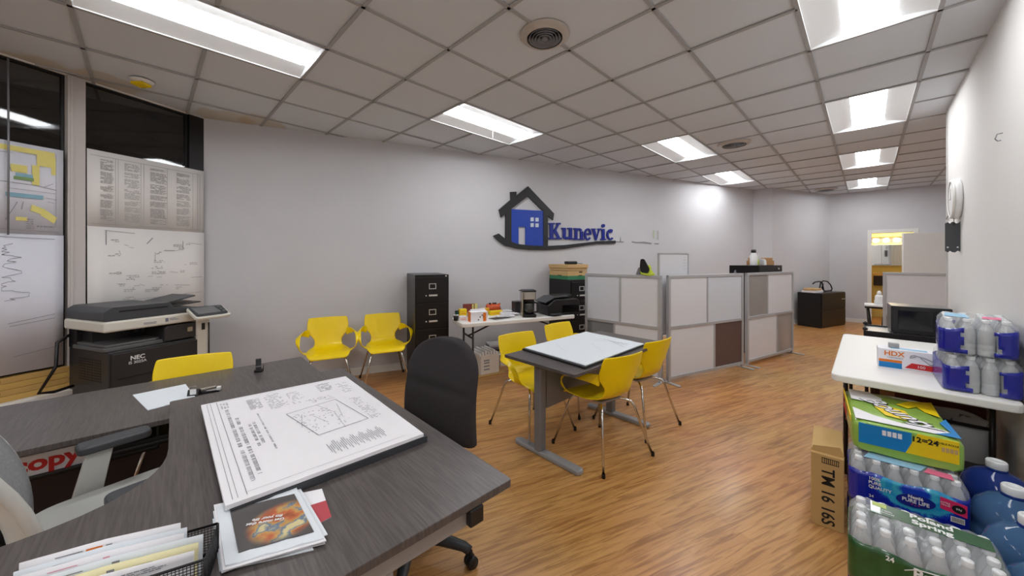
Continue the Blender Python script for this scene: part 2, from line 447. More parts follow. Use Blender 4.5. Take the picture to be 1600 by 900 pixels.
# ================================================================= CEILING FITTINGS
FROT = math.atan2(.712, .702)
def make_fixture(label):
    t = thing('ceiling_light', label, 'ceiling light', group='recessed fluorescent ceiling lights')
    hx, hy = S, S / 2
    m = MB()
    rim = .012
    m.box(-hx, hx, -hy, -hy + rim, -.004, .004); m.box(-hx, hx, hy - rim, hy, -.004, .004)
    m.box(-hx, -hx + rim, -hy, hy, -.004, .004); m.box(hx - rim, hx, -hy, hy, -.004, .004)
    m.build('frame', M_trof, t)
    m = MB()
    for sy in (-1, 1):       # curved side wings
        rows = []
        for i in range(9):
            f = i / 8; y = sy * (hy - .012 - f * (hy - .137)); z = .002 + .030 * math.sin(f * PI / 2)
            rows.append([Vector((-hx + .012, y, z)), Vector((hx - .012, y, z))])
        if sy < 0: rows.reverse()
        m.grid(rows)
    for sx in (-1, 1): m.box(sx * (hx - .012) - .003, sx * (hx - .012) + .003, -hy + .012, hy - .012, .0, .05)
    m.build('reflector', M_trof, t)
    m = MB()                  # rounded basket lens
    rows = []
    for i in range(11):
        a = PI * i / 10; rows.append([Vector((-hx + .05, -.125 * math.cos(a), .034 - .022 * math.sin(a))), Vector((hx - .05, -.125 * math.cos(a), .034 - .022 * math.sin(a)))])
    m.grid(list(reversed(rows)))
    m.prism([(-.125 * math.cos(PI * i / 10), .034 - .022 * math.sin(PI * i / 10)) for i in range(11)], -hx + .049, -hx + .051, M=Matrix(((0, 0, 1, 0), (1, 0, 0, 0), (0, 1, 0, 0), (0, 0, 0, 1))))
    m.prism([(-.125 * math.cos(PI * i / 10), .034 - .022 * math.sin(PI * i / 10)) for i in range(11)], hx - .051, hx - .049, M=Matrix(((0, 0, 1, 0), (1, 0, 0, 0), (0, 1, 0, 0), (0, 0, 0, 1))))
    m.build('lens', M_lens, t)
    m = MB(); m.box(-hx, hx, -hy, hy, .055, .062); m.build('housing', M_trof, t)
    return t
flabels = {(1, 1): 'recessed light nearest the logo sign, left of the round vent', (5, -1): 'recessed light above the white room dividers, left of the second vent',
    (9, -1): 'small looking recessed light furthest along the logo wall side', (1, -4): 'large bright recessed light at the top right corner, nearest the right wall',
    (5, -4): 'second recessed light from the front in the row by the right wall', (9, -4): 'third recessed light in the right row, in front of the furthest one',
    (13, -4): 'furthest recessed light in the row by the right wall, over the back door', (11, -8): 'added unseen light brightening the side recess, behind the right wall corner', (-3, 1): 'large recessed light at top left, near the shop window'}  # side recess light is unseen, added to brighten the door leaf and divider
fx0 = None
for f in FIX:
    if fx0 is None: t = fx0 = make_fixture('')
    else: t = copy_tree(fx0)
    p = GP(f[0] + 1, f[1] + .5); t.location = (p[0], p[1], CEIL); t.rotation_euler = (0, 0, FROT)
    t['label'] = flabels.get(f) or 'added unseen fill light behind the camera, %s' % {(-3, -4): 'nearer one by the right wall', (-7, 1): 'by the shop window', (-7, -2): 'in the middle of the rear ceiling', (-7, -4): 'farther one by the right wall'}[f]  # fixtures behind the camera are unseen, added to give the room more light

def vent(u, v, r, label, tilt=0):
    p = G(u, v, CEIL); t = thing('ceiling_vent', label, 'vent', v3(p, CEIL), group='round ceiling air vents')
    m = MB(); m.lathe([(r * .72, -.030), (r * .8, -.026), (r * .93, -.018), (r, -.006), (r, -.001), (r * .72, -.001)], 40); m.build('flange', mat('vent_paint', srgb(190, 182, 174), .5), t)
    m = MB(); m.lathe([(0.001, -.004), (r * .72, -.004)], 40); m.build('throat', mat('vent_dark', srgb(30, 26, 25), .8), t)
    for i, rr in enumerate((.62, .50, .38, .26)):
        m = MB(); m.lathe([(r * rr - .012, -.012), (r * rr, -.030 - .002 * i), (r * rr + .004, -.031 - .002 * i), (r * rr - .006, -.012)], 36); m.build('louvre_ring', M_greym, t)
    m = MB(); m.lathe([(.001, -.038), (r * .12, -.036), (r * .12, -.012)], 20); m.build('centre_knob', M_greym, t)
    return t
vent(851, 54, .165, 'round ceiling air vent with concentric rings, nearest the camera')
vent(1147, 224, .19, 'round ceiling air vent with dark gap beside the middle ceiling light')
vent(1290, 295.5, .20, 'small looking air vent far back near the angled wall')

p = G(222, 125, CEIL)
t = thing('smoke_detector', 'round ceiling smoke detector with yellow cover tag by shop window', 'smoke detector', v3(p, CEIL))
m = MB(); m.lathe([(.001, -.03), (.055, -.03), (.07, -.018), (.075, -.007)], 28); m.build('base', M_trim, t)
m = MB(); m.box(-.05, .05, -.05, .035, -.052, -.030); m.build('yellow_tag', M_yel, t, .006)
m = MB(); m.box(-.055, -.02, .03, .05, -.046, -.030); m.build('connector', M_blkp, t)
for (u, vt, vb, lab) in ((770, 196, 222, 'thin white wire hanging from ceiling left of the nearest ceiling light end'), (834, 188, 212, 'thin white wire hanging from ceiling at right end of nearest light')):
    p = G(u, 205, CEIL); m = MB(); m.tube([(0, 0, 0), (.001, 0, -.05), (0, 0, -.10)], .0022, 6); o = m.build('hanging_wire', M_white); o.location = v3(p, CEIL - .006); tag(o, lab, 'wire')
# cord in the shop window
p = KP(1.275, .06); m = MB(); m.tube([(0, 0, 2.9), (.004, 0, 2.2), (0, 0, 1.62)], .006, 6); o = m.build('hanging_cord', M_greym); o.location = v3(p, 0); o.parent = bpy.data.objects['window_2']; o.name = 'cord'; o['label'] = 'thin grey cord hanging in front of the coloured plan'

# ================================================================= WALL PLANE TRACING
def onwall(u, v, A, d):
    """plan parameter along the wall and height where a sight line meets it"""
    r = Vector(((u - 800) / F, 1)); n = Vector((-d[1], d[0])); k = n.dot(A) / n.dot(r); P = r * k
    return (P - A).dot(d), EYE - k * (v - CY) / F
def LW(u, v): return onwall(u, v, WA, WL)

# ------ logo sign
s0, z0 = LW(775, 392)
sign = thing('wall_sign', 'black and blue house logo sign reading Kunevic on the long wall', 'sign', v3(SW(s0, .004), z0), WROT)
def LWp(pts, ox=s0, oz=z0): return [(LW(u, v)[0] - ox, LW(u, v)[1] - oz) for u, v in pts]
VERT = Matrix(((1, 0, 0, 0), (0, 0, -1, 0), (0, 1, 0, 0), (0, 0, 0, 1)))      # (x, y, z) -> (x, -z, y): extrude away from the wall
def Z5(pts): return [(740 + x / 5, 270 + y / 5) for x, y in pts]
m = MB()
m.prism(LWp(Z5([(418, 108), (620, 320), (612, 372), (570, 335), (418, 185), (285, 285), (242, 318), (207, 350), (192, 290), (283, 212), (280, 152), (327, 150), (327, 180)])), 0, .03, M=VERT)
m.build('roof', M_logok, sign)
m = MB()
m.prism(LWp(Z5([(242, 300), (288, 285), (288, 560), (242, 560)])), 0, .029, M=VERT)
m.prism(LWp(Z5([(537, 290), (572, 325), (572, 585), (537, 585)])), 0, .029, M=VERT)
m.build('house_wall', M_logok, sign)
m = MB()
m.prism(LWp(Z5([(288, 285), (537, 298), (537, 575), (400, 572), (400, 425), (345, 422), (345, 565), (288, 555)])), 0, .02, M=VERT)
m.build('house_front', M_blue, sign)
m = MB()
for (x, y) in ((438, 350), (476, 352), (438, 394), (476, 396)): m.prism(LWp(Z5([(x, y), (x + 25, y), (x + 25, y + 30), (x, y + 30)])), .018, .022, M=VERT)
m.build('window_pane', mat('sign_white', srgb(205, 215, 225), .4), sign)
m = MB()
up = [(190, 475), (245, 520), (330, 555), (430, 568), (560, 572), (700, 565), (850, 548), (960, 535), (1100, 530)]
lo = [(1100, 552), (960, 556), (850, 570), (700, 595), (560, 604), (430, 602), (330, 592), (245, 572), (190, 535), (150, 492)]
m.prism(LWp(Z5(up + lo)), 0, .028, M=VERT); m.build('swoosh', M_logok, sign)
# hand cut serif letters, each its own part
def letter(name, polys, x0, x1, ytop, ybot):
    """polys in unit square (x right, y up), mapped to sign pixels of zoomed picture"""
    m = MB()
    for poly in polys:
        pts = [(x0 + (x1 - x0) * px, ybot + (ytop - ybot) * py) for px, py in poly]
        m.prism(LWp(Z5(pts)), .0, .022 + .0004 * polys.index(poly), M=VERT)
    m.build(name, M_navy, sign)
def rect(x0, x1, y0, y1): return [(x0, y0), (x1, y0), (x1, y1), (x0, y1)]
def arc(cx, cy, ro, ri, a0, a1, n=14, sx=1.0):
    o = [(cx + ro * sx * math.cos(R(a0 + (a1 - a0) * i / n)), cy + ro * math.sin(R(a0 + (a1 - a0) * i / n))) for i in range(n + 1)]
    q = [(cx + ri[0] * math.cos(R(a0 + (a1 - a0) * i / n)), cy + ri[1] * math.sin(R(a0 + (a1 - a0) * i / n))) for i in range(n + 1)]
    return o + q[::-1]
letter('letter', [rect(.14, .42, 0, 1), rect(0, .55, 0, .09), rect(0, .55, .91, 1), [(.38, .42), (.78, .95), (.95, .95), (.52, .36)], [(.45, .55), (.62, .62), (1.0, .06), (.74, .06)], rect(.66, 1.02, .91, 1), rect(.62, 1.1, 0, .09)], 576, 672, 392, 520)
letter('letter', [rect(.12, .38, .15, 1), rect(0, .3, .88, 1), arc(.42, .3, .3, (.05, .16), 180, 340), rect(.66, .9, 0, 1), rect(.52, .8, .88, 1), rect(.8, 1.03, 0, .12)], 680, 772, 430, 522)
letter('letter', [rect(.12, .36, 0, 1), rect(0, .3, .88, 1), rect(0, .46, 0, .1), arc(.5, .66, .33, (.1, .2), 20, 170), rect(.64, .88, 0, .72), rect(.54, 1.0, 0, .1)], 775, 858, 432, 524)
letter('letter', [arc(.5, .5, .5, (.26, .36), 20, 320, 20), rect(.18, .98, .46, .6), [(.72, .6), (.97, .6), (.92, .78), (.74, .78)]], 858, 915, 434, 528)
letter('letter', [[(.08, .95), (.36, .95), (.62, .25), (.5, 0), (.42, 0)], [(.5, 0), (.58, .2), (.8, .95), (.92, .95), (.56, 0)], rect(0, .46, .9, 1), rect(.66, 1.04, .9, 1)], 915, 985, 436, 528)
letter('letter', [rect(.25, .75, 0, .7), rect(.05, .6, .62, .7), rect(.0, 1, 0, .08), [(.5 + .3 * math.cos(R(a)), .9 + .11 * math.sin(R(a))) for a in range(0, 360, 24)]], 985, 1028, 402, 526)
letter('letter', [arc(.55, .5, .5, (.26, .36), 50, 315, 20), [(.6 + .2 * math.cos(R(a)), .78 + .13 * math.sin(R(a))) for a in range(0, 360, 30)]], 1030, 1090, 440, 526)
# residue of removed letters
for k, (pts, lab, mt) in enumerate(((Z5([(1105, 535), (1140, 535), (1145, 495), (1150, 535), (1172, 537), (1170, 545), (1105, 543)]), 'faint grey residue on wall at the end of the sign swoosh', M_inkl),
        (Z5([(1235, 535), (1270, 540), (1330, 538), (1390, 548), (1385, 558), (1320, 552), (1270, 550), (1235, 545)]), 'grey smudge line on wall right of the sign', M_inkl),
        (Z5([(1408, 552), (1444, 550), (1444, 560), (1410, 558)]), 'small grey smudge on wall furthest right of the sign', M_inkl),
        (Z5([(1398, 452), (1412, 452), (1412, 515), (1398, 510)]), 'pale green vertical smear on wall right of the sign', mat('green_smear', srgb(186, 196, 170), .8)),
        (Z5([(1432, 452), (1444, 452), (1444, 525), (1432, 520)]), 'pale grey vertical smear on wall right of the green one', mat('grey_smear', srgb(180, 182, 178), .8)))):
    ax, az = LW(*pts[0]); m = MB(); m.prism(LWp(pts, ax, az), 0, .002, M=VERT); o = m.build('wall_smudge', mt); o.location = v3(SW(ax, .001), az); o.rotation_euler = (0, 0, WROT); tag(o, lab, 'smudge')

# ================================================================= PAPERS IN THE SHOP WINDOW
def strokes(mb, mapf, rects, mi=0, h=.0005):
    for (a0, b0, a1, b1) in rects:
        c = [mapf(a0, b0, h), mapf(a1, b0, h), mapf(a1, b1, h), mapf(a0, b1, h)]
        mb.add(c, [(0, 1, 2, 3)], mi)
def textblock(x0, y0, x1, y1, rows, fill=.8, wmin=.01, wmax=.04, hfrac=.45, ragged=.3):
    out = []; dy = (y1 - y0) / rows
    for i in range(rows):
        x = x0; end = x0 + (x1 - x0) * (1 - rnd(0, ragged))
        while x < end:
            wd = rnd(wmin, wmax)
            if random.random() < fill: out.append((x, y0 + dy * i, min(x + wd, end), y0 + dy * (i + hfrac)))
            x += wd + wmin * .5
    return out
def seg(x0, y0, x1, y1, w=.003):
    """thin slanted line as several small quads is avoided: returns a 4 corner strip"""
    return ('seg', x0, y0, x1, y1, w)
def strips(mb, mapf, segs, mi=0, h=.0006):
    for _, x0, y0, x1, y1, wd in segs:
        dx, dy = x1 - x0, y1 - y0; l = math.hypot(dx, dy) or 1; nx, ny = -dy / l * wd / 2, dx / l * wd / 2
        mb.add([mapf(x0 + nx, y0 + ny, h), mapf(x1 + nx, y1 + ny, h), mapf(x1 - nx, y1 - ny, h), mapf(x0 - nx, y0 - ny, h)], [(0, 3, 2, 1)], mi)
def winpaper(k0, k1, z0, z1, label, deco, mp=M_paperwall, off=.03):
    """sheet hung in the shop window; local x to the right, z up, front -y"""
    p = KP(k1, off); t = thing('plan_sheet', label, 'paper', v3(p, z0), math.atan2(SF[1], SF[0]))
    wd, ht = k1 - k0, z1 - z0
    rows = []
    for i in range(9):
        x = wd * i / 8; rows.append([Vector((x, .003 * math.sin(i * 1.7), 0)), Vector((x, .003 * math.sin(i * 1.3 + 1), ht))])
    m = MB(); m.grid(rows); o = m.build('sheet', mp, t); sd = o.modifiers.new('th', 'SOLIDIFY'); sd.thickness = .0008; sd.offset = 0
    mf = lambda a, b, h: Vector((a * wd, -.0042 - h, b * ht))
    deco(t, mf)
    return t
def deco_w2top(t, mf):
    m = MB(); r = []
    for (x0, x1) in ((.09, .19), (.27, .40), (.48, .63), (.72, .86)):
        y = .1
        while y < .88:
            n = random.randint(4, 9); r += textblock(x0, y, x1, min(.9, y + n * .017), n, .9, .01, .05, .5, .2); y += n * .017 + .02
    for x in (.2, .22, .40, .425, .63, .88, .93, .955): r.append((x, .05, x + .003, .93))
    for y in (.05, .93): r.append((.02, y, .96, y + .004))
    strokes(m, mf, r); m.build('printed_table', M_inkf, t)
def deco_w2low(t, mf):
    m = MB(); r = []
    for _ in range(26):
        x, y = rnd(.1, .85), rnd(.3, .92); r += textblock(x, y, x + rnd(.04, .14), y + .03, 2, .8, .01, .03, .4, .2)
    strokes(m, mf, r); m.build('printed_notes', M_inkf, t)
    m = MB(); s = [seg(.12, .97, .35, .955), seg(.13, .97, .13, .84, .006), seg(.45, .86, .5, .92, .006), seg(.6, .8, .7, .8, .005), seg(.78, .9, .78, .82, .005), seg(.86, .88, .98, .87), seg(.3, .33, .98, .36, .002), seg(.86, .52, .98, .52), seg(.7, .45, .85, .44), seg(.52, .78, .52, .7)]
    for _ in range(14): x, y = rnd(.15, .85), rnd(.4, .9); s.append(seg(x, y, x + rnd(-.05, .08), y + rnd(-.03, .05), .0025))
    strips(m, mf, s); m.build('drawn_lines', M_inkl, t)
def deco_w1top(t, mf):
    m = MB(); yy = mat('map_yellow', srgb(228, 216, 130), .8)
    strokes(m, mf, [(.02, .90, .90, .955), (.70, .78, .91, .90), (.43, .68, .60, .76), (.65, .56, .73, .78), (.86, .70, .91, .78), (.48, .16, .60, .20), (.04, .5, .30, .62)])
    strips(m, mf, [seg(.64, .31, .78, .27, .07), seg(.76, .27, .91, .18, .08)])
    m.build('yellow_area', yy, t)
    m = MB(); strokes(m, mf, [(.48, .635, .66, .67), (.38, .41, .77, .455)], h=.0009); m.build('blue_band', mat('map_blue', srgb(138, 178, 196), .8), t)
    m = MB(); strokes(m, mf, [(.46, .60, .67, .635)], h=.0009); m.build('green_band', mat('map_green', srgb(130, 160, 110), .8), t)
    m = MB(); s = [seg(.02, .57, .70, .56, .005), seg(.70, .56, .92, .53, .005), seg(.78, .55, .88, .60, .005), seg(.38, .16, .50, .36, .006), seg(.56, .37, .54, .28, .006), seg(.02, .86, .45, .88, .004), seg(.40, .76, .44, .68, .006), seg(.915, .1, .915, .94, .003), seg(.04, .07, .94, .05, .003), seg(.38, .50, .91, .49, .003), seg(.80, .43, .92, .42, .003), seg(.82, .39, .9, .38, .003)]
    strips(m, mf, s, h=.0011); strokes(m, mf, textblock(.70, .10, .9, .13, 1, .9, .02, .05, .5, .1) + textblock(.59, .08, .67, .20, 5, .9, .03, .06, .3, .1), h=.0011); m.build('drawn_lines', M_inkl, t)
def deco_w1low(t, mf):
    m = MB(); s = []
    x, y = .45, .93
    for _ in range(46):
        nx, ny = min(.62, max(.34, x + rnd(-.14, .14))), y - rnd(.0, .018); s.append(seg(x, y, nx, ny, .003)); x, y = nx, ny
    s += [seg(.12, .36, .3, .3, .008), seg(.4, .36, .9, .40, .003), seg(.42, .34, .9, .37, .003), seg(.45, .12, .9, .15, .003), seg(.15, .98, .9, .97, .003)]
    strips(m, mf, s); m.build('drawn_lines', M_inkl, t)
    m = MB(); strokes(m, mf, [(.05, .02, .3, .03), (.05, .05, .3, .06), (.05, .02, .07, .06), (.28, .02, .3, .06), (.12, .02, .14, .06)]); m.build('title_block', M_ink, t)
winpaper(.015, .868, 1.71, 2.37, 'white printed schedule sheet in window behind the copier, upper of two', deco_w2top)
winpaper(.015, .868, .75, 1.72, 'white plan sheet below the printed schedule, behind the copier', deco_w2low, off=.034)
pw = mat('bright_paper', srgb(220, 220, 230), .8)
winpaper(1.0, 1.45, 1.62, 2.31, 'plan with yellow and blue coloured areas at far left window', deco_w1top, pw)
winpaper(1.0, 1.45, .60, 1.63, 'line drawing plan below the coloured plan at far left', deco_w1low, pw, off=.034)
# stacked timber boards on the sill
for i in range(4):
    m = MB(); m.box(0, 1.9, 0, .06, 0, .043); 
    t = m.build('timber_board', mat('yellow_pine_%d' % (i % 2), srgb(206 - 8 * (i % 2), 166 - 8 * (i % 2), 92), .6, noise=.12, nscale=6, stretch=(1, 14, 14)), None, .003)
    p = KP(2.85 + .0, .0) + SN * .032; t.location = (p[0] + SF[0] * .03 * (i % 2), p[1] + SF[1] * .03 * (i % 2), .401 + .045 * i); t.rotation_euler = (0, 0, math.atan2(SF[1], SF[0]))
    # label faces the room (negative local y)
    tag(t, ['yellow pine board on window sill, lowest of the stack of four', 'yellow pine board on window sill, second from the bottom of the stack', 'yellow pine board on window sill, third from the bottom of the stack', 'yellow pine board topmost of the stack under the window plan'][i], 'board', 'yellow boards stacked on the sill')
    mm = MB(); 
    for j in range(3): mm.box(.3 + .55 * j, .42 + .55 * j, -.0009, 0, .012, .030)
    mm.build('ink_stamp', mat('stamp_ink', srgb(140, 116, 70), .7), t)

# ================================================================= BIG CORNER DESK, REAR DESK
DZ = .73
def DP(p, q): return DO + D1 * p + D2 * q
# local desk frame: x = -q, y = p
def rounded(poly, r, n=5, only=None):
    out = []; N = len(poly)
    for i in range(N):
        p = Vector(poly[i]); a = Vector(poly[i - 1]); b = Vector(poly[(i + 1) % N])
        if only is not None and i not in only: out.append(tuple(p)); continue
        rr = r if not isinstance(r, dict) else r[i]
        u = (a - p).normalized() * rr; v = (b - p).normalized() * rr
        for k in range(n + 1):
            t = k / n; out.append(tuple((p + u) * (1 - t) ** 2 + p * 2 * t * (1 - t) + (p + v) * t * t))
    return out
desk = thing('corner_desk', 'large dark wood L-shaped desk holding the big drawing, nearest the camera', 'desk', v3(DO), DROT)
poly = [(0, 0), (0, 1.64), (-.82, 1.64), (-.82, .67), (-2.3, .67), (-2.3, 0)]
poly = rounded(poly, {3: .36, 0: .012, 1: .012, 2: .012}, 10, only=(0, 1, 2, 3))
m = MB(); m.prism(poly, DZ - .024, DZ); m.build('desktop', M_desk, desk, .002)
m = MB(); m.box(-2.1, -.16, .018, .055, DZ - .078, DZ - .026); m.box(-.12, -.07, .10, 1.5, DZ - .075, DZ - .026); m.box(-.7, -.65, .6, 1.5, DZ - .075, DZ - .026); m.build('under_frame', M_silver, desk, .003)
for x, y in ((-.43, .055), (-.10, 1.45), (-.68, 1.45), (-2.0, .055)):
    m = MB(); m.box(x - .035, x + .035, y - .035, y + .035, .01, DZ - .07); m.box(x - .06, x + .06, y - .06, y + .06, .0, .012); m.build('leg', M_silver, desk, .004)
m = MB(); m.box(-.17, -.12, -.004, .06, DZ - .075, DZ - .025); m.build('corner_clamp', M_blkp, desk, .004)

RZ = .68
rear = thing('rear_desk', 'dark wood straight desk between the corner desk and the copier', 'desk', v3(DP(1.535, 0)), DROT)
m = MB(); m.prism(rounded([(-.08, 0), (-.08, .79), (-2.1, .79), (-2.1, 0)], .02, 4), RZ - .024, RZ); m.build('desktop', M_desk, rear, .002)
m = MB(); m.box(-1.75, -.2, .36, .41, RZ - .07, RZ - .025); m.build('under_frame', M_silver, rear)
for x in (-1.7, -.25):
    m = MB(); m.box(x - .035, x + .035, .36, .43, .02, RZ - .03); m.build('leg', M_silver, rear, .004)
    m = MB(); m.box(x - .035, x + .035, .08, .70, 0, .03); m.build('foot', M_silver, rear, .008)
m = MB(); m.box(-1.95, -.3, .60, .615, .12, .62); m.build('modesty_panel', mat('brown_panel', srgb(58, 48, 48), .6), rear)
# black cable tray hanging under the desk edge with a ream box in it
tr = thing('desk_tray', 'black wire tray under the rear desk edge beside mesh chair', 'tray', v3(DP(1.66, .86)), DROT)
m = MB(); m.box(-1.0, .0, 0, .30, .50, .512); m.box(-1.0, 0, 0, .012, .50, .518); m.box(-1, 0, .29, .30, .50, .6); m.box(-1.0, -.99, 0, .3, .5, .65); m.box(-.01, 0, 0, .3, .5, .65); m.build('tray_body', M_blkp, tr, .003)
tr.location.x -= 0

cp = thing('paper_ream', 'white paper ream with red lettering copy under the rear desk', 'paper ream', v3(DP(1.60, 1.075), .515), DROT)
m = MB(); m.box(-.30, .0, .08, .28, 0, .09); m.build('ream_body', M_paper, cp, .004)
text('copy', .088, M_red, cp, (-.135, .0792, .05), FRONT, name='red_lettering', bold=.003, sx=1.1)
dk = thing('document_case', 'black plastic document case on the tray under rear desk', 'case', v3(DP(1.62, .72), .515), DROT)
m = MB(); m.box(-.34, 0, .04, .27, 0, .05); m.build('case_body', M_blkp, dk, .012)
m = MB(); m.box(-.30, -.04, .036, .042, .02, .028); m.build('seam', M_dgrey, dk)

# ------ big drawing on its board
def quad_thing(name, label, cat, px, z, group=None):
    """sheet whose corners (TL, TR, BR, BL in the photograph) lie on the plane z; returns thing and bilinear map"""
    c = [G(u, v, z) for u, v in px]; ce = sum(c, Vector((0, 0))) / 4
    t = thing(name, label, cat, v3(ce, z), 0, group); c = [q - ce for q in c]
    def mf(a, b, h):
        p = (c[0] * (1 - a) + c[1] * a) * (1 - b) + (c[3] * (1 - a) + c[2] * a) * b
        return Vector((p[0], p[1], h))
    return t, mf, c
def sheetmesh(mf, a0, b0, a1, b1, h0, h1, wav=.0, n=8):
    m = MB(); top = [[mf(a0 + (a1 - a0) * i / n, b0 + (b1 - b0) * j / n, h1 + wav * math.sin(i * 2.1 + j) * math.sin(j * 1.7)) for j in range(n + 1)] for i in range(n + 1)]
    m.grid(top)
    edge = [top[i][0] for i in range(n + 1)] + [top[n][j] for j in range(1, n + 1)] + [top[i][n] for i in range(n - 1, -1, -1)] + [top[0][j] for j in range(n - 1, 0, -1)]
    low = [Vector((p[0], p[1], h0)) for p in edge]
    m.grid([edge, low], smooth=False, closed=True)
    m.add(low, [tuple(range(len(low)))])
    return m
bz = DZ + .001
t, mf, c = quad_thing('drawing_board', 'black drawing board lying under the big plan on corner desk', 'board', [(318, 640), (541, 594), (668, 690), (356, 812)], bz)
sheetmesh(mf, .01, .01, 1, 1, 0, .022).build('board', mat('board_grey', srgb(60, 62, 66), .4), t, .002)
m = MB()
strokes(m, mf, [(.72, .985, .8, .99), (.82, .982, .86, .992), (.9, .98, .97, .985), (.5, .985, .6, .988)], h=.0226); m.build('white_marking', M_white, t)
t, mf, c = quad_thing('plan_stack', 'stack of large site plans on black board on corner desk', 'drawing', [(314, 637), (540, 591), (662, 682), (352, 798)], bz + .024)
sheetmesh(mf, 0, 0, 1, 1, 0, .012, .0008).build('sheet_stack', M_paper, t)
m = MB(); s = []
s += [seg(.03, .02, .03, .98, .0015), seg(.05, .02, .05, .98, .0015), seg(.085, .02, .085, .98, .002), seg(.03, .02, .97, .02, .001), seg(.085, .965, .9, .965, .001)]
s += [seg(.42, .40, .50, .72, .003), seg(.50, .72, .82, .70, .0025), seg(.82, .70, .76, .36, .003), seg(.76, .36, .42, .40, .002), seg(.62, .38, .68, .52, .0015), seg(.68, .52, .66, .72, .0015), seg(.45, .6, .5, .45, .0015), seg(.7, .6, .74, .42, .0015), seg(.55, .5, .6, .62, .0015)]
strips(m, mf, s, h=.0135); m.build('border_lines', M_ink, t)
m = MB(); r = []
def vtext(x0, y0, x1, y1, cols, g=.02):   # lines of lettering running down the sheet
    o = []; dx = (x1 - x0) / cols
    for i in range(cols):
        y = y0
        while y < y1:
            h = rnd(.008, .013)
            k = random.random()
            if k < .85:
                o.append((x0 + dx * i, y, x0 + dx * i + dx * .62, y + .0022))
                if k < .6: o.append((x0 + dx * i + dx * .55, y, x0 + dx * i + dx * .62, y + h * .7))
                if k < .4: o.append((x0 + dx * i, y + h * .5, x0 + dx * i + dx * .6, y + h * .5 + .002))
            y += h
    return o
r += vtext(.115, .16, .145, .92, 1) + vtext(.15, .30, .18, .88, 1) + vtext(.20, .40, .25, .66, 2) + vtext(.27, .30, .285, .72, 1) + vtext(.10, .05, .15, .13, 3)
r += textblock(.25, .08, .33, .24, 14, 1, .03, .06, .25, .1) + textblock(.36, .06, .48, .3, 16, .6, .006, .02, .2) + textblock(.5, .1, .6, .3, 14, .5, .006, .014, .2) + textblock(.72, .06, .84, .2, 13, .8, .008, .03, .3)
r += textblock(.6, .28, .78, .34, 5, .6, .006, .02, .25) + textblock(.84, .4, .92, .72, 22, .7, .008, .02, .2) + textblock(.86, .12, .95, .3, 10, .5, .008, .02, .2)
for i in range(30): 
    x = .50 + i * .011; r.append((x, .82 + .02 * math.sin(i * 1.3), x + .003, .90 + .02 * math.sin(i * 2.1)))
r += textblock(.44, .44, .74, .68, 16, .16, .004, .012, .25)
strokes(m, mf, r, h=.0134); m.build('drawn_lettering', mat('plan_ink', srgb(128, 128, 136), .7), t)

# ------ brochures, card, mesh file with mail
t, mf, c = quad_thing('brochure', 'glossy brochure with food photo and white border, on near desk edge', 'brochure', [(338, 793), (463, 763), (506, 842), (352, 886)], DZ + .014)
sheetmesh(mf, 0, 0, 1, 1, 0, .003, .002).build('cover', M_paper2, t)
def picmat():
    m = mat('cover_photo_print', srgb(80, 78, 80), .3)
    nt = m.node_tree; b = nt.nodes['Principled BSDF']; L = nt.links.new
    tc, n, rp, vm, mr, mx = nodes_new(m, 'TexCoord', 'TexNoise', 'ValToRGB', 'VectorMath', 'MapRange', 'Mix')
    n.inputs['Scale'].default_value = 17; n.inputs['Detail'].default_value = 3; L(tc.outputs['Object'], n.inputs['Vector'])
    e = rp.color_ramp.elements; e[0].position = .38; e[0].color = srgb(150, 80, 50); e[1].position = .66; e[1].color = srgb(215, 200, 150)
    for p, cc in ((.48, (196, 104, 66)), (.56, (200, 160, 90)), (.6, (90, 120, 150))): x = e.new(p); x.color = srgb(*cc)
    L(n.outputs['Fac'], rp.inputs[0])
    vm.operation = 'DISTANCE'; vm.inputs[1].default_value = (.045, 0, 0); L(tc.outputs['Object'], vm.inputs[0])
    mr.inputs['From Min'].default_value = .06; mr.inputs['From Max'].default_value = .085; L(vm.outputs['Value'], mr.inputs['Value'])
    mx.data_type = 'RGBA'; mx.inputs[7].default_value = srgb(84, 80, 80); L(mr.outputs[0], mx.inputs[0]); L(rp.outputs[0], mx.inputs[6]); L(mx.outputs[2], b.inputs['Base Color'])
    return m
sheetmesh(mf, .14, .14, .93, .88, .003, .0056, .0).build('cover_photo', picmat(), t)
tt = text('Get more that\nfits your life', .015, M_white, t, (0, 0, .0066), (0, 0, R(196)), name='white_lettering', bold=.0004, ext=.0002)
for i, (px, z, lab, mt) in enumerate((([(334, 790), (462, 762), (510, 846), (348, 893)], .011, 'white flyer directly beneath the glossy brochure', M_paper), ([(333, 800), (470, 765), (512, 836), (346, 896)], .0075, 'second white flyer in the pile beneath the brochure', M_paper2), ([(345, 800), (474, 770), (508, 850), (352, 890)], .004, 'third flyer near the bottom of the brochure pile', M_paper), ([(332, 812), (450, 790), (490, 860), (343, 894)], .0008, 'lowest flyer of the brochure pile on the desk', M_paper2))):
    t, mf, c = quad_thing('flyer', lab, 'flyer', px, DZ + z, 'flyers in the brochure pile'); sheetmesh(mf, 0, 0, 1, 1, 0, .0024, .0003).build('sheet', mt, t)
t, mf, c = quad_thing('business_card', 'red and white card sticking out right of the brochure pile', 'card', [(474, 770), (503, 764), (518, 808), (498, 819)], DZ + .0008)
sheetmesh(mf, 0, 0, 1, 1, 0, .001, 0).build('card', M_paper, t); sheetmesh(mf, .0, .45, 1, 1, .001, .0016, 0).build('red_panel', mat('card_red', srgb(186, 70, 80), .5), t)

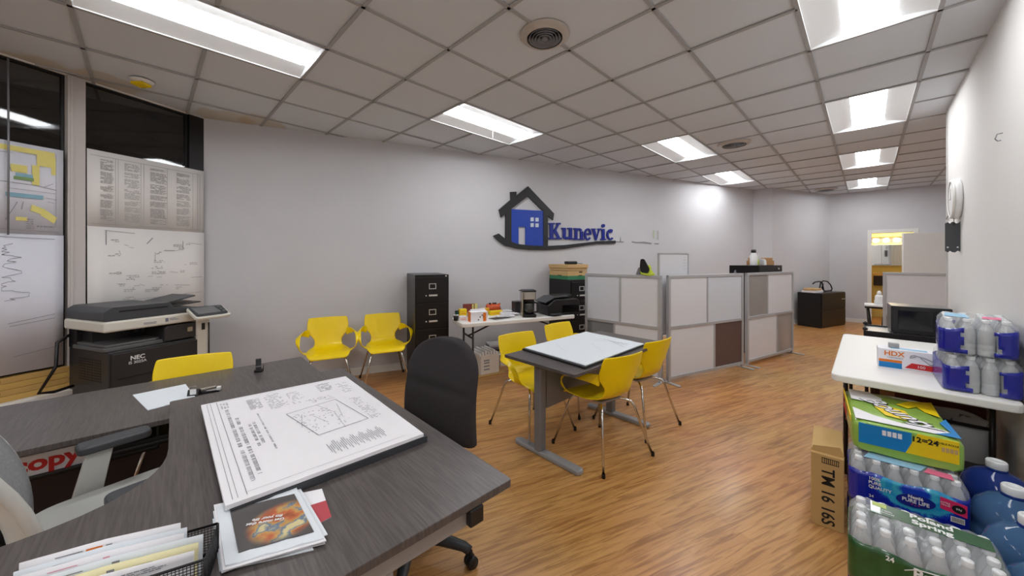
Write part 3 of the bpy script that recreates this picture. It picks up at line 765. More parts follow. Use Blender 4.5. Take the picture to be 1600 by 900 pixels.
# mesh file box at the near left corner of the desk
mb_ = thing('mesh_file_box', 'black wire mesh file box holding mail at bottom left of photo', 'file box', (-.94, .618, DZ + .001), R(29.4))
def meshwall(m, p, q, z0, z1, st=.006):
    p, q = Vector(p), Vector(q); L = (q - p).length; n = int(L / st)
    for i in range(n + 1):
        a = p + (q - p) * i / n; m.box(a[0] - .0006, a[0] + .0006, a[1] - .0006, a[1] + .0006, z0, z1)
    k = int((z1 - z0) / st); dx, dy = abs(q[0] - p[0]) / 2, abs(q[1] - p[1]) / 2; cx, cy = (p + q) / 2
    for i in range(k + 1):
        z = z0 + (z1 - z0) * i / k; m.box(cx - dx - .0006, cx + dx + .0006, cy - dy - .0006, cy + dy + .0006, z - .0006, z + .0006)
BW, BD, BH = .32, .12, .07
m = MB(); meshwall(m, (0, 0), (BW, 0), 0, BH); meshwall(m, (0, BD), (BW, BD), 0, BH); meshwall(m, (BW, 0), (BW, BD), 0, BH); meshwall(m, (0, 0), (0, BD), 0, BH); o = m.build('mesh_panel', M_blkp, mb_)
m = MB()
for z in (0.002, BH): m.tube([(0, 0, z), (BW, 0, z), (BW, BD, z), (0, BD, z), (0, 0, z)], .0032, 8)
for x, y in ((0, 0), (BW, 0), (BW, BD), (0, BD)): m.tube([(x, y, 0), (x, y, BH)], .0032, 8)
m.build('wire_rim', M_blkp, mb_)
# envelopes standing / leaning in the box: one thing each
elab = ['white envelope with orange window stamp, rearmost in mesh file box', 'white sheet second from the back in the mesh file box', 'white folded letter with pink print in mesh file box', 'white sheet in the middle of mesh file box', 'pale yellow envelope near the front of mesh file box', 'white envelope with printed address nearest front of mesh file box']
for i in range(6):
    e = thing('envelope', elab[i], 'envelope', (mb_.location.x, mb_.location.y, DZ + .004), R(29.4), 'mail in the mesh file box')
    hh = (.108, .102, .100, .094, .088, .082)[i]; y0 = .094 - .016 * i; x0 = .012; x1 = (.255, .27, .268, .305, .30, .296)[i]
    m = MB(); rows = []
    for k in range(7):
        f = k / 6; rows.append([Vector((x0, y0 + .012 * math.sin(f * 1.4), hh * f)), Vector(((x0 + x1) / 2, y0 + .003 + .012 * math.sin(f * 1.4), hh * f)), Vector((x1, y0 + .012 * math.sin(f * 1.4) - .001, hh * (f - .06 * f))) ])
    m.grid(rows); o = m.build('sheet', (M_paper, M_paper2, M_paper, M_paper2, mat('cream_paper', srgb(240, 232, 186), .7), M_paper)[i], e)
    if x0 < 0: e.location.x += 0
    sd = o.modifiers.new('t', 'SOLIDIFY'); sd.thickness = .0022
    def ef(a, b, h, x0=x0, x1=x1, y0=y0, hh=hh): return Vector((x0 + (x1 - x0) * a, y0 + .003 + .012 * math.sin(b * 1.4) - .0016 - h - .003 * abs(2 * a - 1), hh * b * (1 - .06 * a)))
    m = MB(); strokes(m, ef, [(.50, .88, .54, .94), (.62, .84, .74, .87), (.2, .85, .42, .88), (.2, .92, .36, .94)] if i != 5 else textblock(.6, .8, .85, .94, 3, .9, .01, .04, .5), h=.0014); m.build('printed_address', M_inkl if i != 2 else mat('pink_ink', srgb(230, 170, 180), .7), e)
    if i == 0:
        m = MB(); strokes(m, ef, [(.38, .82, .48, .95)], h=.002); m.build('orange_stamp', M_orange, e)

# ------ things on the rear desk
t, mf, c = quad_thing('letter_sheet', 'loose white letter sheets on the rear desk', 'paper', [(207, 618), (290, 601), (306, 622), (231, 642)], RZ + .001)
sheetmesh(mf, 0, 0, 1, 1, 0, .004, .001).build('sheet', M_paper2, t)
def on_desk(name, label, cat, u, v, z, rot): return thing(name, label, cat, v3(G(u, v, z), z + .001), rot)
t = on_desk('binder_clip', 'black binder clip with white tag on papers on rear desk', 'clip', 303, 617, RZ + .005, R(20))
m = MB(); m.prism([(-.018, 0), (.018, 0), (.006, .03), (-.006, .03)], -.025, .025, M=Matrix(((0, 0, 1, 0), (1, 0, 0, 0), (0, 1, 0, 0), (0, 0, 0, 1)))); m.build('clip_body', M_blkp, t)
m = MB(); m.tube([(-.012, -.004, .028), (-.014, -.01, .05), (.014, -.01, .05), (.012, -.004, .028)], .0016, 6); m.build('wire_handle', M_chrome, t)
m = MB(); m.box(-.012, .016, -.016, -.012, .006, .035); m.build('tag', M_white, t)
t = on_desk('stapler', 'small black and steel stapler lying behind the corner desk edge', 'stapler', 322, 614, RZ, R(28))
m = MB(); m.box(-.05, .05, -.014, .014, 0, .012); m.build('base', M_blkp, t, .003)
m = MB(); m.prism([(-.05, .012), (.05, .02), (.048, .034), (-.045, .026)], -.012, .012, M=VERT); m.build('top_arm', M_steel, t, .002)
t = on_desk('adapter_plug', 'white charger with three dark prongs on rear desk beside stapler', 'plug', 334, 612, RZ, R(28))
m = MB(); m.box(-.032, .032, -.014, .014, .006, .026); m.build('body', M_white, t, .003)
for x in (-.022, 0, .022): 
    m = MB(); m.box(x - .006, x + .006, -.018, .01, 0, .009); m.build('prong', M_blkp, t)
t = on_desk('webcam_stand', 'small black clip stand on the far edge of rear desk', 'stand', 404, 581, RZ, R(28))
m = MB(); m.box(-.024, .024, -.02, .02, 0, .018); m.build('base', M_blkp, t, .004)
m = MB(); m.box(-.016, .016, -.008, .0, .018, .09); m.build('upright', M_dgrey, t, .003)
m = MB(); m.box(-.018, .018, -.013, -.007, .036, .042); m.build('bright_bar', M_chrome, t)
m = MB(); m.tube([(.026, 0, .0), (.028, 0, .045)], .002, 6); m.build('wire', M_blkp, t)

# ================================================================= COPIER
cpy = thing('copier', 'large charcoal and ivory office copier in front of shop window', 'copier', (-3.04, 2.71, 0), math.atan2(SF[1], SF[0]))
m = MB(); m.box(0, .62, .0, .56, .04, .735); m.build('cabinet', M_body, cpy, .008)
m = MB(); m.box(0.01, .60, -.016, .0, .06, .72); m.build('front_door', mat('copier_front', srgb(44, 42, 43), .4), cpy, .006)
m = MB()
for i in range(4): m.box(.05, .57, -.021, -.016, .10 + .14 * i, .104 + .14 * i)
m.build('drawer_gap', M_bk, cpy)
m = MB()
for z in range(9):
    for y in range(3): m.box(-.0025, .0, .10 + y * .11, .19 + y * .11, .50 + z * .02, .507 + z * .02)
m.build('side_vent', M_bk, cpy)
text('NEC', .045, M_white, cpy, (.16, -.017, .665), FRONT, name='white_lettering', bold=.001); text('IS 3025A', .03, M_white, cpy, (.16, -.017, .63), FRONT, name='white_lettering')
for x, y in ((.06, .06), (.56, .06), (.06, .5), (.56, .5)):
    m = MB(); m.lathe([(.001, 0), (.02, 0), (.02, .04), (.001, .04)], 12, (x, y, 0)); m.build('caster', M_blkp, cpy)
m = MB(); m.box(-.012, .40, .03, .48, .735, .765); m.prism([(0, 0), (.30, 0), (.34, .03), (.36, .08), (.36, .45), (0, .45)], .765, .785, M=Matrix.Translation((.0, .04, 0))); m.build('output_tray', M_mgrey, cpy, .006)
m = MB(); m.box(.0, .62, .44, .56, .735, .90); m.box(.03, .42, .30, .44, .785, .90); m.build('output_bay', M_blkp, cpy)
m = MB(); m.prism([(0, 0), (.26, 0), (.26, .13), (.02, .13), (.0, .11)], -.30, .0, M=Matrix.Translation((.34, .0, .745)) @ VERT); m.build('finisher_unit', M_body, cpy, .008)
m = MB(); m.box(.50, .54, -.004, .0, .80, .84); m.build('door_handle', M_steel, cpy, .003)
m = MB()
for x in (.27, .31): m.lathe([(.001, 0), (.014, 0), (.014, .05), (.001, .05)], 14, M=Matrix.Translation((x, .28, .84)) @ Matrix.Rotation(PI / 2, 4, 'X'))
m.build('roller', M_dgrey, cpy)
m = MB(); m.box(-.03, .66, -.01, .56, .888, .970); m.build('scanner_body', M_ivory, cpy, .014)
m = MB(); m.box(.20, .28, -.0125, -.009, .925, .929); m.box(.20, .28, -.0125, -.009, .915, .918); m.box(.34, .36, -.0125, -.009, .915, .945); m.box(.37, .43, -.0125, -.009, .925, .929); m.box(.37, .41, -.0125, -.009, .937, .941); m.build('printed_mark', mat('soft_ink', srgb(120, 120, 140), .6), cpy)
m = MB(); m.prism(rounded([(-.025, .972), (.64, .972), (.64, 1.0), (.40, 1.03), (.38, 1.075), (.02, 1.075), (-.025, 1.045)], .012, 3), -.54, -.0, M=VERT); m.build('document_feeder', M_dgrey, cpy, .004)
m = MB(); m.box(.06, .36, -.003, .0, 1.036, 1.046); m.build('feeder_slot', M_bk, cpy)
m = MB(); m.prism([(.36, 1.045), (.62, 1.10), (.62, 1.112), (.36, 1.058)], -.44, -.10, M=VERT); m.build('feeder_tray', M_dgrey, cpy, .004)
m = MB(); m.prism([(.42, 1.025), (.64, 1.045), (.64, 1.055), (.42, 1.036)], -.47, -.06, M=VERT); m.build('lower_tray', M_body, cpy, .003)
m = MB(); m.prism([(.48, 1.060), (.66, 1.105), (.66, 1.109), (.48, 1.064)], -.34, -.2, M=VERT); m.build('paper_guide', M_inkf, cpy)
m = MB(); m.box(.565, .67, -.02, .30, .10, .888); m.build('side_tower', M_ivory, cpy, .012)
m = MB(); m.box(.60, .625, -.024, -.02, .80, .86); m.build('card_slot', M_bk, cpy)
m = MB(); m.tube([(.655, -.027, .86), (.655, -.027, .5)], .005, 8); m.build('stylus_cord', M_blkp, cpy)
PM = Matrix.Translation((.585, -.13, .965)) @ Matrix.Rotation(R(24), 4, 'X')
m = MB(); m.prism(rounded([(-.14, -.10), (.14, -.10), (.16, .08), (-.12, .10)], .03, 5), -.012, .012, M=PM); m.build('control_panel', M_ivory, cpy, .005)
m = MB(); m.prism(rounded([(-.125, -.075), (.125, -.075), (.145, .075), (-.11, .09)], .02, 5), .012, .022, M=PM); m.build('panel_bezel', M_dgrey, cpy, .003)
m = MB(); m.box(-.10, .075, -.05, .065, .022, .024, M=PM); m.build('touch_screen', mat('lcd_grey', srgb(112, 112, 112), .25), cpy)
m = MB()
for i in range(3): m.box(.09, .12, -.05 + .04 * i, -.025 + .04 * i, .022, .026, M=PM)
m.build('panel_button', M_mgrey, cpy)
m = MB(); m.tube([(-.02, .5, .84), (-.10, .45, .80), (-.11, .44, .62), (-.20, .42, .45), (-.12, .44, .43), (-.012, .46, .44)], .011, 8); m.build('cable', M_blkp, cpy)

# ================================================================= YELLOW CHAIRS
def make_yellow(label):
    t = thing('yellow_chair', label, 'chair', group='yellow plastic armchairs with chrome legs')
    prof = [(-.235, .392, .165, 0), (-.228, .41, .185, 0), (-.21, .425, .20, .004), (-.14, .432, .215, .008), (-.04, .425, .22, .014), (.05, .422, .205, .018), (.11, .430, .175, .02), (.155, .455, .145, .02), (.182, .50, .135, .022), (.196, .545, .145, .03), (.206, .585, .185, .04), (.214, .62, .21, .045), (.226, .67, .215, .04), (.238, .72, .21, .036), (.25, .762, .202, .034), (.252, .77, .196, .034)]
    rows = []
    for i, (y, z, wd, cv) in enumerate(prof):
        r = []
        seat = i < 7
        for k in range(11):
            x = -1 + 2 * k / 10
            r.append(Vector((x * wd, y - (0 if seat else cv * x * x), z + (cv * x * x if seat else 0))))
        rows.append(r)
    m = MB(); m.grid(rows); o = m.build('shell', M_yel, t)
    sd = o.modifiers.new('t', 'SOLIDIFY'); sd.thickness = .009; sd.offset = 0
    sb = o.modifiers.new('s', 'SUBSURF'); sb.levels = 1; sb.render_levels = 1
    for sx in (-1, 1):
        cw = [((.185, .165, .600), (0, .0, .050)), ((.215, .150, .612), (.004, 0, .040)), ((.250, .110, .620), (-.012, 0, .026)), ((.275, .04, .618), (-.022, 0, .016)), ((.285, -.04, .61), (-.024, 0, .010)), ((.288, -.10, .59), (-.023, -.004, .004)), ((.285, -.135, .545), (-.018, -.018, -.010)), ((.272, -.14, .50), (-.006, -.026, -.004)), ((.25, -.125, .462), (-.012, -.034, -.0)), ((.215, -.10, .440), (-.01, -.052, -.004)), ((.19, -.09, .434), (0, -.06, 0))]
        rows = [[Vector((sx * (c[0] + s_ * w_[0]), c[1] + s_ * w_[1], c[2] + s_ * w_[2])) for s_ in ((-1, 0, 1) if sx > 0 else (1, 0, -1))] for c, w_ in cw]
        m = MB(); m.grid(rows); o = m.build('armrest', M_yel, t)
        sd = o.modifiers.new('t', 'SOLIDIFY'); sd.thickness = .010; sd.offset = 0
        sb = o.modifiers.new('s', 'SUBSURF'); sb.levels = 2; sb.render_levels = 2
    m = MB(); m.box(-.11, .11, -.10, .10, .398, .412); m.build('seat_bracket', M_silver, t, .004)
    for sx in (-1, 1):
        for sy in (-1, 1):
            m = MB(); m.tube([(sx * .05, sy * .04, .400), (sx * .12, sy * .115, .398), (sx * .150, sy * .150, .385), (sx * .164, sy * .168, .36), (sx * .25, sy * .262, .012)], .0095, 10)
            l = m.build('leg', M_chrome, t)
            m = MB(); m.lathe([(.001, 0), (.013, 0), (.013, .02), (.010, .03)], 12, (sx * .253, sy * .265, 0)); m.build('foot_cap', M_blkp, l)
    return t
yc = make_yellow('yellow armchair with chrome legs nearest camera at meeting table, back to camera')
def place(t, p, rz, label=None):
    t.location = v3(p); t.rotation_euler = (0, 0, rz)
    if label: t['label'] = label
def faceang(f): return math.atan2(f[1], f[0]) + PI / 2          # local -y looks along f
place(yc, (.678, 2.73), faceang((-.53, .85)))
CH = [((1.10, 3.19), (-.60, .80), 'yellow armchair at the right end of meeting table, second from camera'),
      ((.17, 3.09), (.604, -.797), 'yellow armchair at left corner of the meeting table, facing it'),
      ((.62, 3.60), (.66, -.75), 'yellow armchair on the far side of meeting table by folding table'),
      (SW(1.79, .40), (NL[0] * .98 + .02, NL[1] * .98), 'yellow armchair against the wall beside the black filing cabinet'),
      (SW(1.20, .42), (NL[0] + .05, NL[1]), 'yellow armchair against the wall, left one of the pair by cabinet'),
      ((-2.09, 2.33), (.55, -.83), 'yellow armchair tucked behind the rear desk beside the copier')]
for p, f, lab in CH:
    c = copy_tree(yc); place(c, p, faceang(f), lab)

# ================================================================= MEETING TABLE
TT = Vector((.725, .689)); TA = .7595
TZ = .72
tc = [G(787, 554, TZ), G(898, 586, TZ), G(1039, 534, TZ), G(936, 517, TZ)]
ctr = sum(tc, Vector((0, 0))) / 4
tb = thing('meeting_table', 'dark rectangular table with grey T legs and plans on top', 'table', v3(ctr), R(43.5))
hx, hy = .645, .33
m = MB(); m.prism(rounded([(-hx, -hy), (hx, -hy), (hx, hy), (-hx, hy)], .012, 3), TZ - .022, TZ); m.build('tabletop', M_desk, tb, .002)
for sx in (-1, 1):
    x = sx * (hx - .155)
    m = MB(); m.prism(rounded([(x - .033, .07), (x + .033, .07), (x + .033, .14), (x - .033, .14)], .015, 4), .03, TZ - .05); m.build('leg', M_greym, tb)
    m = MB(); m.prism(rounded([(x - .035, -.27), (x + .035, -.27), (x + .035, .35), (x - .035, .35)], .034, 6), 0, .035); m.build('foot', M_silver, tb, .010)
    m = MB(); m.box(x - .035, x + .035, -.26, .28, TZ - .055, TZ - .023); m.build('top_bracket', M_greym, tb, .004)
m = MB(); m.box(-hx + .22, hx - .22, .095, .11, .32, TZ - .06); m.build('modesty_panel', M_greym, tb, .002)
bz = TZ + .001
t, mf, c = quad_thing('drawing_board', 'black drawing board lying under plans on the meeting table', 'board', [(816, 547), (914, 577), (1006, 541), (918, 521)], bz)
sheetmesh(mf, 0, 0, 1, 1, 0, .012).build('board', M_blkp, t, .002)
t, mf, c = quad_thing('plan_stack', 'white plan sheets stacked on black board on the meeting table', 'drawing', [(820, 544), (915, 572), (1006, 538), (916, 519)], bz + .013)
sheetmesh(mf, 0, 0, 1, 1, 0, .006, .001).build('sheet_stack', M_paper2, t)
m = MB(); s = [seg(.42, .70, .52, .86, .004), seg(.52, .86, .92, .72, .005), seg(.2, .3, .5, .18, .002), seg(.5, .6, .8, .45, .002)]
strips(m, mf, s, h=.0078); strokes(m, mf, textblock(.62, .82, .9, .9, 3, .5, .02, .05, .3), h=.0078); m.build('drawn_lines', M_inkf, t)

# ================================================================= BLACK OFFICE CHAIR
oc = thing('office_chair', 'black fabric high back office chair at the corner desk', 'office chair', (-.49, 1.76, 0), math.atan2(D2[1], D2[0]) + PI / 2 + R(10))
rows = []
NR, NC = 17, 15
for side in (0, 1):
    pass
def back_rows(dy, sh=0):
    rws = []
    for i in range(NR):
        f = i / (NR - 1); z = .52 + .50 * f - sh * .5 + sh * f
        wd = (.27 - .02 * f) * (1 if f < .66 else math.sqrt(max(.02, 1 - ((f - .66) / .355) ** 2.3)))
        yc_ = .20 + .07 * f - .03 * math.sin(f * PI)
        rws.append((z, wd, yc_))
    return rws
m = MB(); ring = []
for z, wd, y in back_rows(0):
    r = []
    n = 28
    crease = -.014 * math.exp(-((z - .765) / .012) ** 2)
    for k in range(n):
        a = 2 * PI * k / n; cx = math.copysign(abs(math.cos(a)) ** .55, math.cos(a)); sy = math.copysign(abs(math.sin(a)) ** .7, math.sin(a))
        th = .052 if sy < 0 else .035
        bulge = -.016 * (1 - abs(cx) ** 2) if sy < 0 else 0
        r.append(Vector((cx * wd, y + sy * (th + (crease if sy < 0 else 0)) - .05 * cx * cx * .6 + bulge * -.0, z)))
    ring.append(r)
m.grid(ring, closed=True); n = 28
o0 = len(m.v) - n; m.f.append(tuple(range(o0, o0 + n))); m.mi.append(0); m.sm.append(True)
m.f.append(tuple(reversed(range(0, n)))); m.mi.append(0); m.sm.append(True)
o = m.build('backrest', M_fab, oc); sb = o.modifiers.new('s', 'SUBSURF'); sb.levels = 2; sb.render_levels = 2
m = MB(); rg = []
for z, k in ((.415, .93), (.43, 1), (.47, 1), (.49, .92)):
    rg.append([Vector((.245 * k * math.copysign(abs(math.cos(2 * PI * a / 24)) ** .5, math.cos(2 * PI * a / 24)), -.02 + .235 * k * math.copysign(abs(math.sin(2 * PI * a / 24)) ** .5, math.sin(2 * PI * a / 24)), z)) for a in range(24)])
m.grid(rg, closed=True); m.f.append(tuple(range(72, 96))); m.mi.append(0); m.sm.append(True); m.f.append(tuple(reversed(range(24)))); m.mi.append(0); m.sm.append(True)
o = m.build('seat', M_fab, oc); sb = o.modifiers.new('s', 'SUBSURF'); sb.levels = 1; sb.render_levels = 2
m = MB(); m.tube([(0, 0, .40), (0, .22, .40), (0, .285, .46), (0, .29, .70)], .022, 8); m.build('back_bracket', M_blkp, oc)
m = MB(); m.lathe([(.03, .10), (.03, .25), (.018, .25), (.018, .41)], 16); m.build('gas_column', M_blkp, oc)
bs = MB(); bs.lathe([(.001, .07), (.05, .07), (.055, .10), (.04, .135), (.001, .14)], 20)
for k in range(5):
    a = 2 * PI * k / 5 + R(-120); c_, s_ = math.cos(a), math.sin(a)
    bs.tube([(c_ * .03, s_ * .03, .105), (c_ * .16, s_ * .16, .102), (c_ * .27, s_ * .27, .088), (c_ * .30, s_ * .30, .072)], [.036, .028, .022, .02], 10)
bs.build('star_base', mat('base_grey_black', srgb(52, 54, 58), .45), oc)
for k in range(5):
    a = 2 * PI * k / 5 + R(-120); c_, s_ = math.cos(a) * .305, math.sin(a) * .305
    m = MB(); Mx = Matrix.Translation((c_, s_, .027)) @ Matrix.Rotation(a + .9, 4, 'Z') @ Matrix.Rotation(PI / 2, 4, 'X')
    for dz in (-.026, .006): m.lathe([(.001, dz), (.024, dz), (.027, dz + .005), (.027, dz + .015), (.024, dz + .02), (.001, dz + .02)], 18, M=Mx)
    m.tube([(c_, s_, .035), (c_, s_, .075)], .008, 8); m.build('caster', M_blkp, oc)

# ================================================================= WHITE MESH CHAIR
mc = thing('mesh_office_chair', 'white framed mesh back office chair at the left corner desk', 'office chair', (-1.515, 1.325, 0), faceang((.55, .835)))
M_frame = mat('white_chair_frame', srgb(205, 205, 200), .4)
M_mesh = mat('grey_mesh', srgb(150, 152, 154), .8, noise=.3, nscale=90, bump=.8, bscale=500)
m = MB(); rows = []
def bk(f, x):    # surface of the back: f up, x across
    z = .43 + .58 * f; y = .19 + .19 * f ** 1.3 - .05 * math.sin(f * PI); wd = .225 + .035 * math.sin(f * PI * .8)
    return Vector((x * wd, y - .05 * x * x, z))
for i in range(15): rows.append([bk(i / 14, -1 + 2 * k / 12) for k in range(13)])
m.grid(rows); o = m.build('mesh_panel', M_mesh, mc); sd = o.modifiers.new('t', 'SOLIDIFY'); sd.thickness = .012
m = MB(); loop = [bk(f / 10, -1.02) for f in range(11)] + [bk(1, -1 + 2 * k / 8) for k in range(1, 8)] + [bk(1 - f / 10, 1.02) for f in range(11)] + [bk(0, 1 - 2 * k / 8) for k in range(1, 8)]
loop = [p + Vector((0, .018, 0)) for p in loop]; m.tube(loop + [loop[0]], .016, 10)
for sx in (-1, 1):
    m.grid([[bk(i / 14, sx * x) + Vector((0, .03 + .03 * (1 - x), 0)) for x in (.66, .75, .85, .95, 1.03)] for i in range(15)])
m.grid([[bk(i / 40, -1 + 2 * k / 12) + Vector((0, .035 + .01 * (1 - abs(-1 + 2 * k / 12)), 0)) for k in range(13)] for i in range(0, 9)])
o = m.build('back_frame', M_frame, mc); sd = o.modifiers.new('t', 'SOLIDIFY'); sd.thickness = .008
m = MB(); m.tube([bk(.08, -.9) + Vector((0, .03, 0)), bk(.3, -.5) + Vector((0, .08, 0)), bk(.4, 0) + Vector((0, .10, 0)), bk(.3, .5) + Vector((0, .08, 0)), bk(.08, .9) + Vector((0, .03, 0))], .026, 10)
m.tube([(0, .0, .40), (0, .20, .41), bk(.1, 0) + Vector((0, .07, 0)), bk(.4, 0) + Vector((0, .10, 0))], .030, 10); m.build('back_support', M_frame, mc)
m = MB(); m.prism(rounded([(-.27, -.30), (.27, -.30), (.26, .18), (-.26, .18)], .12, 8), .435, .468); m.build('seat_pan', M_frame, mc, .008)
m = MB(); m.prism(rounded([(-.255, -.285), (.255, -.285), (.245, .165), (-.245, .165)], .11, 8), .469, .502); o = m.build('seat_cushion', mat('grey_seat_fabric', srgb(196, 197, 192), .9, bump=.4, bscale=600), mc, .014, 4)
for sx in (-1, 1):
    m = MB(); m.prism([(-.045, 0), (.04, 0), (.075, .20), (-.0, .20)], -.012, .012, M=Matrix.Translation((sx * .285, 0, .45)) @ Matrix(((0, 0, 1, 0), (-1, 0, 0, 0), (0, 1, 0, 0), (0, 0, 0, 1)))); m.box(min(sx * .20, sx * .29), max(sx * .20, sx * .29), -.04, .045, .425, .451)
    m.build('arm_upright', M_frame, mc, .004)
    m = MB(); m.prism(rounded([(-.045, -.17), (.045, -.17), (.045, .05), (-.045, .05)], .03, 6), .65, .685, M=Matrix.Translation((sx * .285, -.02, 0))); m.build('arm_pad', M_dgrey, mc, .012, 4)
m = MB(); m.lathe([(.03, .10), (.03, .3), (.02, .3), (.02, .425)], 16)
for k in range(5):
    a = 2 * PI * k / 5; m.tube([(0, 0, .10), (math.cos(a) * .2, math.sin(a) * .2, .09), (math.cos(a) * .31, math.sin(a) * .31, .07)], [.034, .026, .018], 8)
m.build('star_base', M_frame, mc)
for k in range(5):
    a = 2 * PI * k / 5; m = MB(); m.lathe([(.001, -.02), (.026, -.02), (.028, -.01), (.028, .01), (.026, .02), (.001, .02)], 16, M=Matrix.Translation((math.cos(a) * .31, math.sin(a) * .31, .029)) @ Matrix.Rotation(PI / 2, 4, 'X')); m.build('caster', M_blkp, mc)

# ================================================================= FILING CABINETS
def filing(name, label, loc, rot, wd, dp, ht, nd, lock=True):
    t = thing(name, label, 'filing cabinet', loc, rot)
    m = MB(); m.box(0, wd, 0, dp, .0, ht); m.build('body', M_fil, t, .004)
    dh = (ht - .04) / nd
    for i in range(nd):
        z0 = .015 + dh * i
        m = MB(); m.box(.012, wd - .012, -.014, 0, z0 + .004, z0 + dh - .004); d = m.build('drawer', M_fil, t, .004)
        m = MB(); x = wd / 2 + .0; z = z0 + dh * .62
        for a in ((-.042, .042, .030, .038), (-.042, .042, -.028, -.020), (-.042, -.034, -.028, .038), (.034, .042, -.028, .038)): m.box(x + a[0], x + a[1], -.020, -.014, z + a[2], z + a[3])
        m.build('label_holder', M_label, d)
        m = MB(); z = z0 + dh * .28; m.box(x - .045, x + .055, -.034, -.026, z - .008, z + .012); m.box(x - .04, x - .03, -.027, -.014, z - .006, z + .008); m.box(x + .04, x + .05, -.027, -.014, z - .006, z + .008); m.build('handle', M_label, d, .002)
        m = MB(); m.lathe([(.001, 0), (.008, 0), (.008, .006), (.001, .007)], 12, M=Matrix.Translation((x - .075, -.014, z)) @ Matrix.Rotation(PI / 2, 4, 'X')); m.build('thumb_latch', M_label, d)
    if lock:
        m = MB(); m.lathe([(.001, 0), (.010, 0), (.010, .006), (.001, .006)], 14, M=Matrix.Translation((wd - .035, -.0, ht - .018)) @ Matrix.Rotation(PI / 2, 4, 'X')); m.build('lock', M_label, t)
    return t
filing('filing_cabinet', 'tall black four-drawer filing cabinet against wall beside the yellow chairs', v3(SW(2.10, .615)), WROT, .40, .585, 1.255, 4)
cab2 = filing('filing_cabinet', 'black filing cabinet under banker boxes behind the folding table', v3(SW(4.26, .615)), WROT, .36, .585, 1.14, 4, False)

# bankers boxes on cabinet 2
cloc = SW(4.24, .57)
for i, (zz, hh, lab) in enumerate(((1.141, .125, 'brown and green file box sitting on the right filing cabinet'), (1.272, .085, 'brown file box lid carton stacked on the green banded box'))):
    t = thing('file_box', lab, 'box', v3(cloc, zz), WROT + R(4), 'file boxes on the filing cabinet')
    m = MB(); m.box(.01, .37, .01, .46, 0, hh); m.build('carton', M_cardd, t, .002)
    if i == 0:
        m = MB(); m.box(.009, .371, .009, .461, .0, .055); m.build('green_band', M_green, t)
        m = MB(); m.box(.20, .27, .0075, .009, .055, .063); m.box(.0075, .009, .15, .25, .055, .063); m.build('printed_mark', M_bk, t)
        m = MB(); m.prism(rounded([(.21, .10), (.28, .10), (.27, .115), (.22, .115)], .004, 2), -.0105, -.007, M=VERT); m.build('hand_hole', M_bk, t)
    else:
        m = MB(); m.box(0, .38, 0, .47, .035, hh + .003); m.build('lid', M_cardd, t, .002)
        m = MB(); m.box(.0, .38, -.0008, .0, .035, .038); m.build('lid_edge', mat('red_line', srgb(150, 90, 60), .7), t)
t = thing('label_maker', 'black device with grey cable lying on top of the file boxes', 'device', v3(cloc + WL * .05 + NL * -.05, 1.361), WROT)
m = MB(); m.box(0, .17, .02, .12, 0, .045); m.build('body', M_blkp, t, .012)
m = MB(); m.tube([(.17, .07, .02), (.22, .06, .012), (.28, .07, .008), (.30, .08, .008)], .006, 6); m.build('cable', M_greym, t)

# ================================================================= WHITE FOLDING TABLE BY THE WALL
FT = .735
ft = thing('folding_table', 'white folding table with dark legs against the long wall', 'table', v3(SW(2.52, 1.10)), WROT)
FLn, FDp = 1.49, .46
FLp = [(0, 0), (FLn, 0), (FLn, FDp), (0, FDp)]
m = MB(); m.prism(rounded(FLp, .06, 6), FT - .045, FT); m.build('tabletop', M_tablew, ft, .008)
for x, dx in ((.14, .35), (FLn - .14, -.35)):
    m = MB(); m.tube([(x, .06, FT - .05), (x, .06, .02), ], .012, 8); m.tube([(x, .40, FT - .05), (x, .40, .02)], .012, 8); m.tube([(x, .06, .12), (x, .40, .12)], .010, 8); m.tube([(x, .06, .55), (x, .40, .55)], .010, 8)
    m.build('leg_frame', M_dk, ft)
    m = MB(); m.tube([(x, .23, .55), (x + dx, .23, FT - .05)], .010, 8); m.build('brace', M_dk, ft)
def FTP(x, y): return SW(2.52, 1.10) + WL * x - NL * y
def ftthing(name, label, cat, u, v, rot=WROT, group=None):
    return thing(name, label, cat, v3(G(u, v, FT), FT + .001), rot, group)
def pxw(u, v, n): return n * G(u, v, FT)[1] / F      # metres for n pixels at that spot
# coffee maker
t = ftthing('coffee_maker', 'steel and black drip coffee maker with glass jug on folding table', 'coffee maker', 826, 494.5, R(6))
m = MB(); m.prism(rounded([(-.085, -.09), (.085, -.09), (.085, .12), (-.085, .12)], .03, 4), 0, .035); m.build('base', M_blkp, t, .005)
m = MB(); m.box(-.08, .08, .05, .12, .035, .24); m.build('water_tank', M_blkp, t, .008)
m = MB(); m.box(-.094, -.078, -.07, .11, .0, .30); m.build('side_panel', M_steel, t, .003)
m = MB(); m.prism(rounded([(-.08, -.085), (.08, -.085), (.08, .12), (-.08, .12)], .03, 4), .215, .305); m.build('brew_head', M_steel, t, .004)
m = MB(); m.prism(rounded([(-.086, -.088), (.084, -.088), (.084, .122), (-.086, .122)], .03, 4), .3055, .325); m.box(-.12, -.08, -.03, .03, .3155, .325); m.build('lid', M_blkp, t, .004)
m = MB(); m.lathe([(.04, .036), (.062, .05), (.068, .10), (.055, .16), (.045, .18), (.043, .18), (.053, .158), (.065, .10), (.06, .052), (.001, .04)], 24, (0, -.02, 0)); j = m.build('glass_jug', M_glassclr, t)
m = MB(); m.tube([(.055, -.03, .175), (.11, -.06, .17), (.125, -.07, .12), (.10, -.06, .06), (.066, -.04, .06)], .010, 8); m.lathe([(.001, .20), (.046, .20), (.047, .182), (.001, .182)], 20, (0, -.02, 0)); m.build('jug_handle', M_blkp, j)
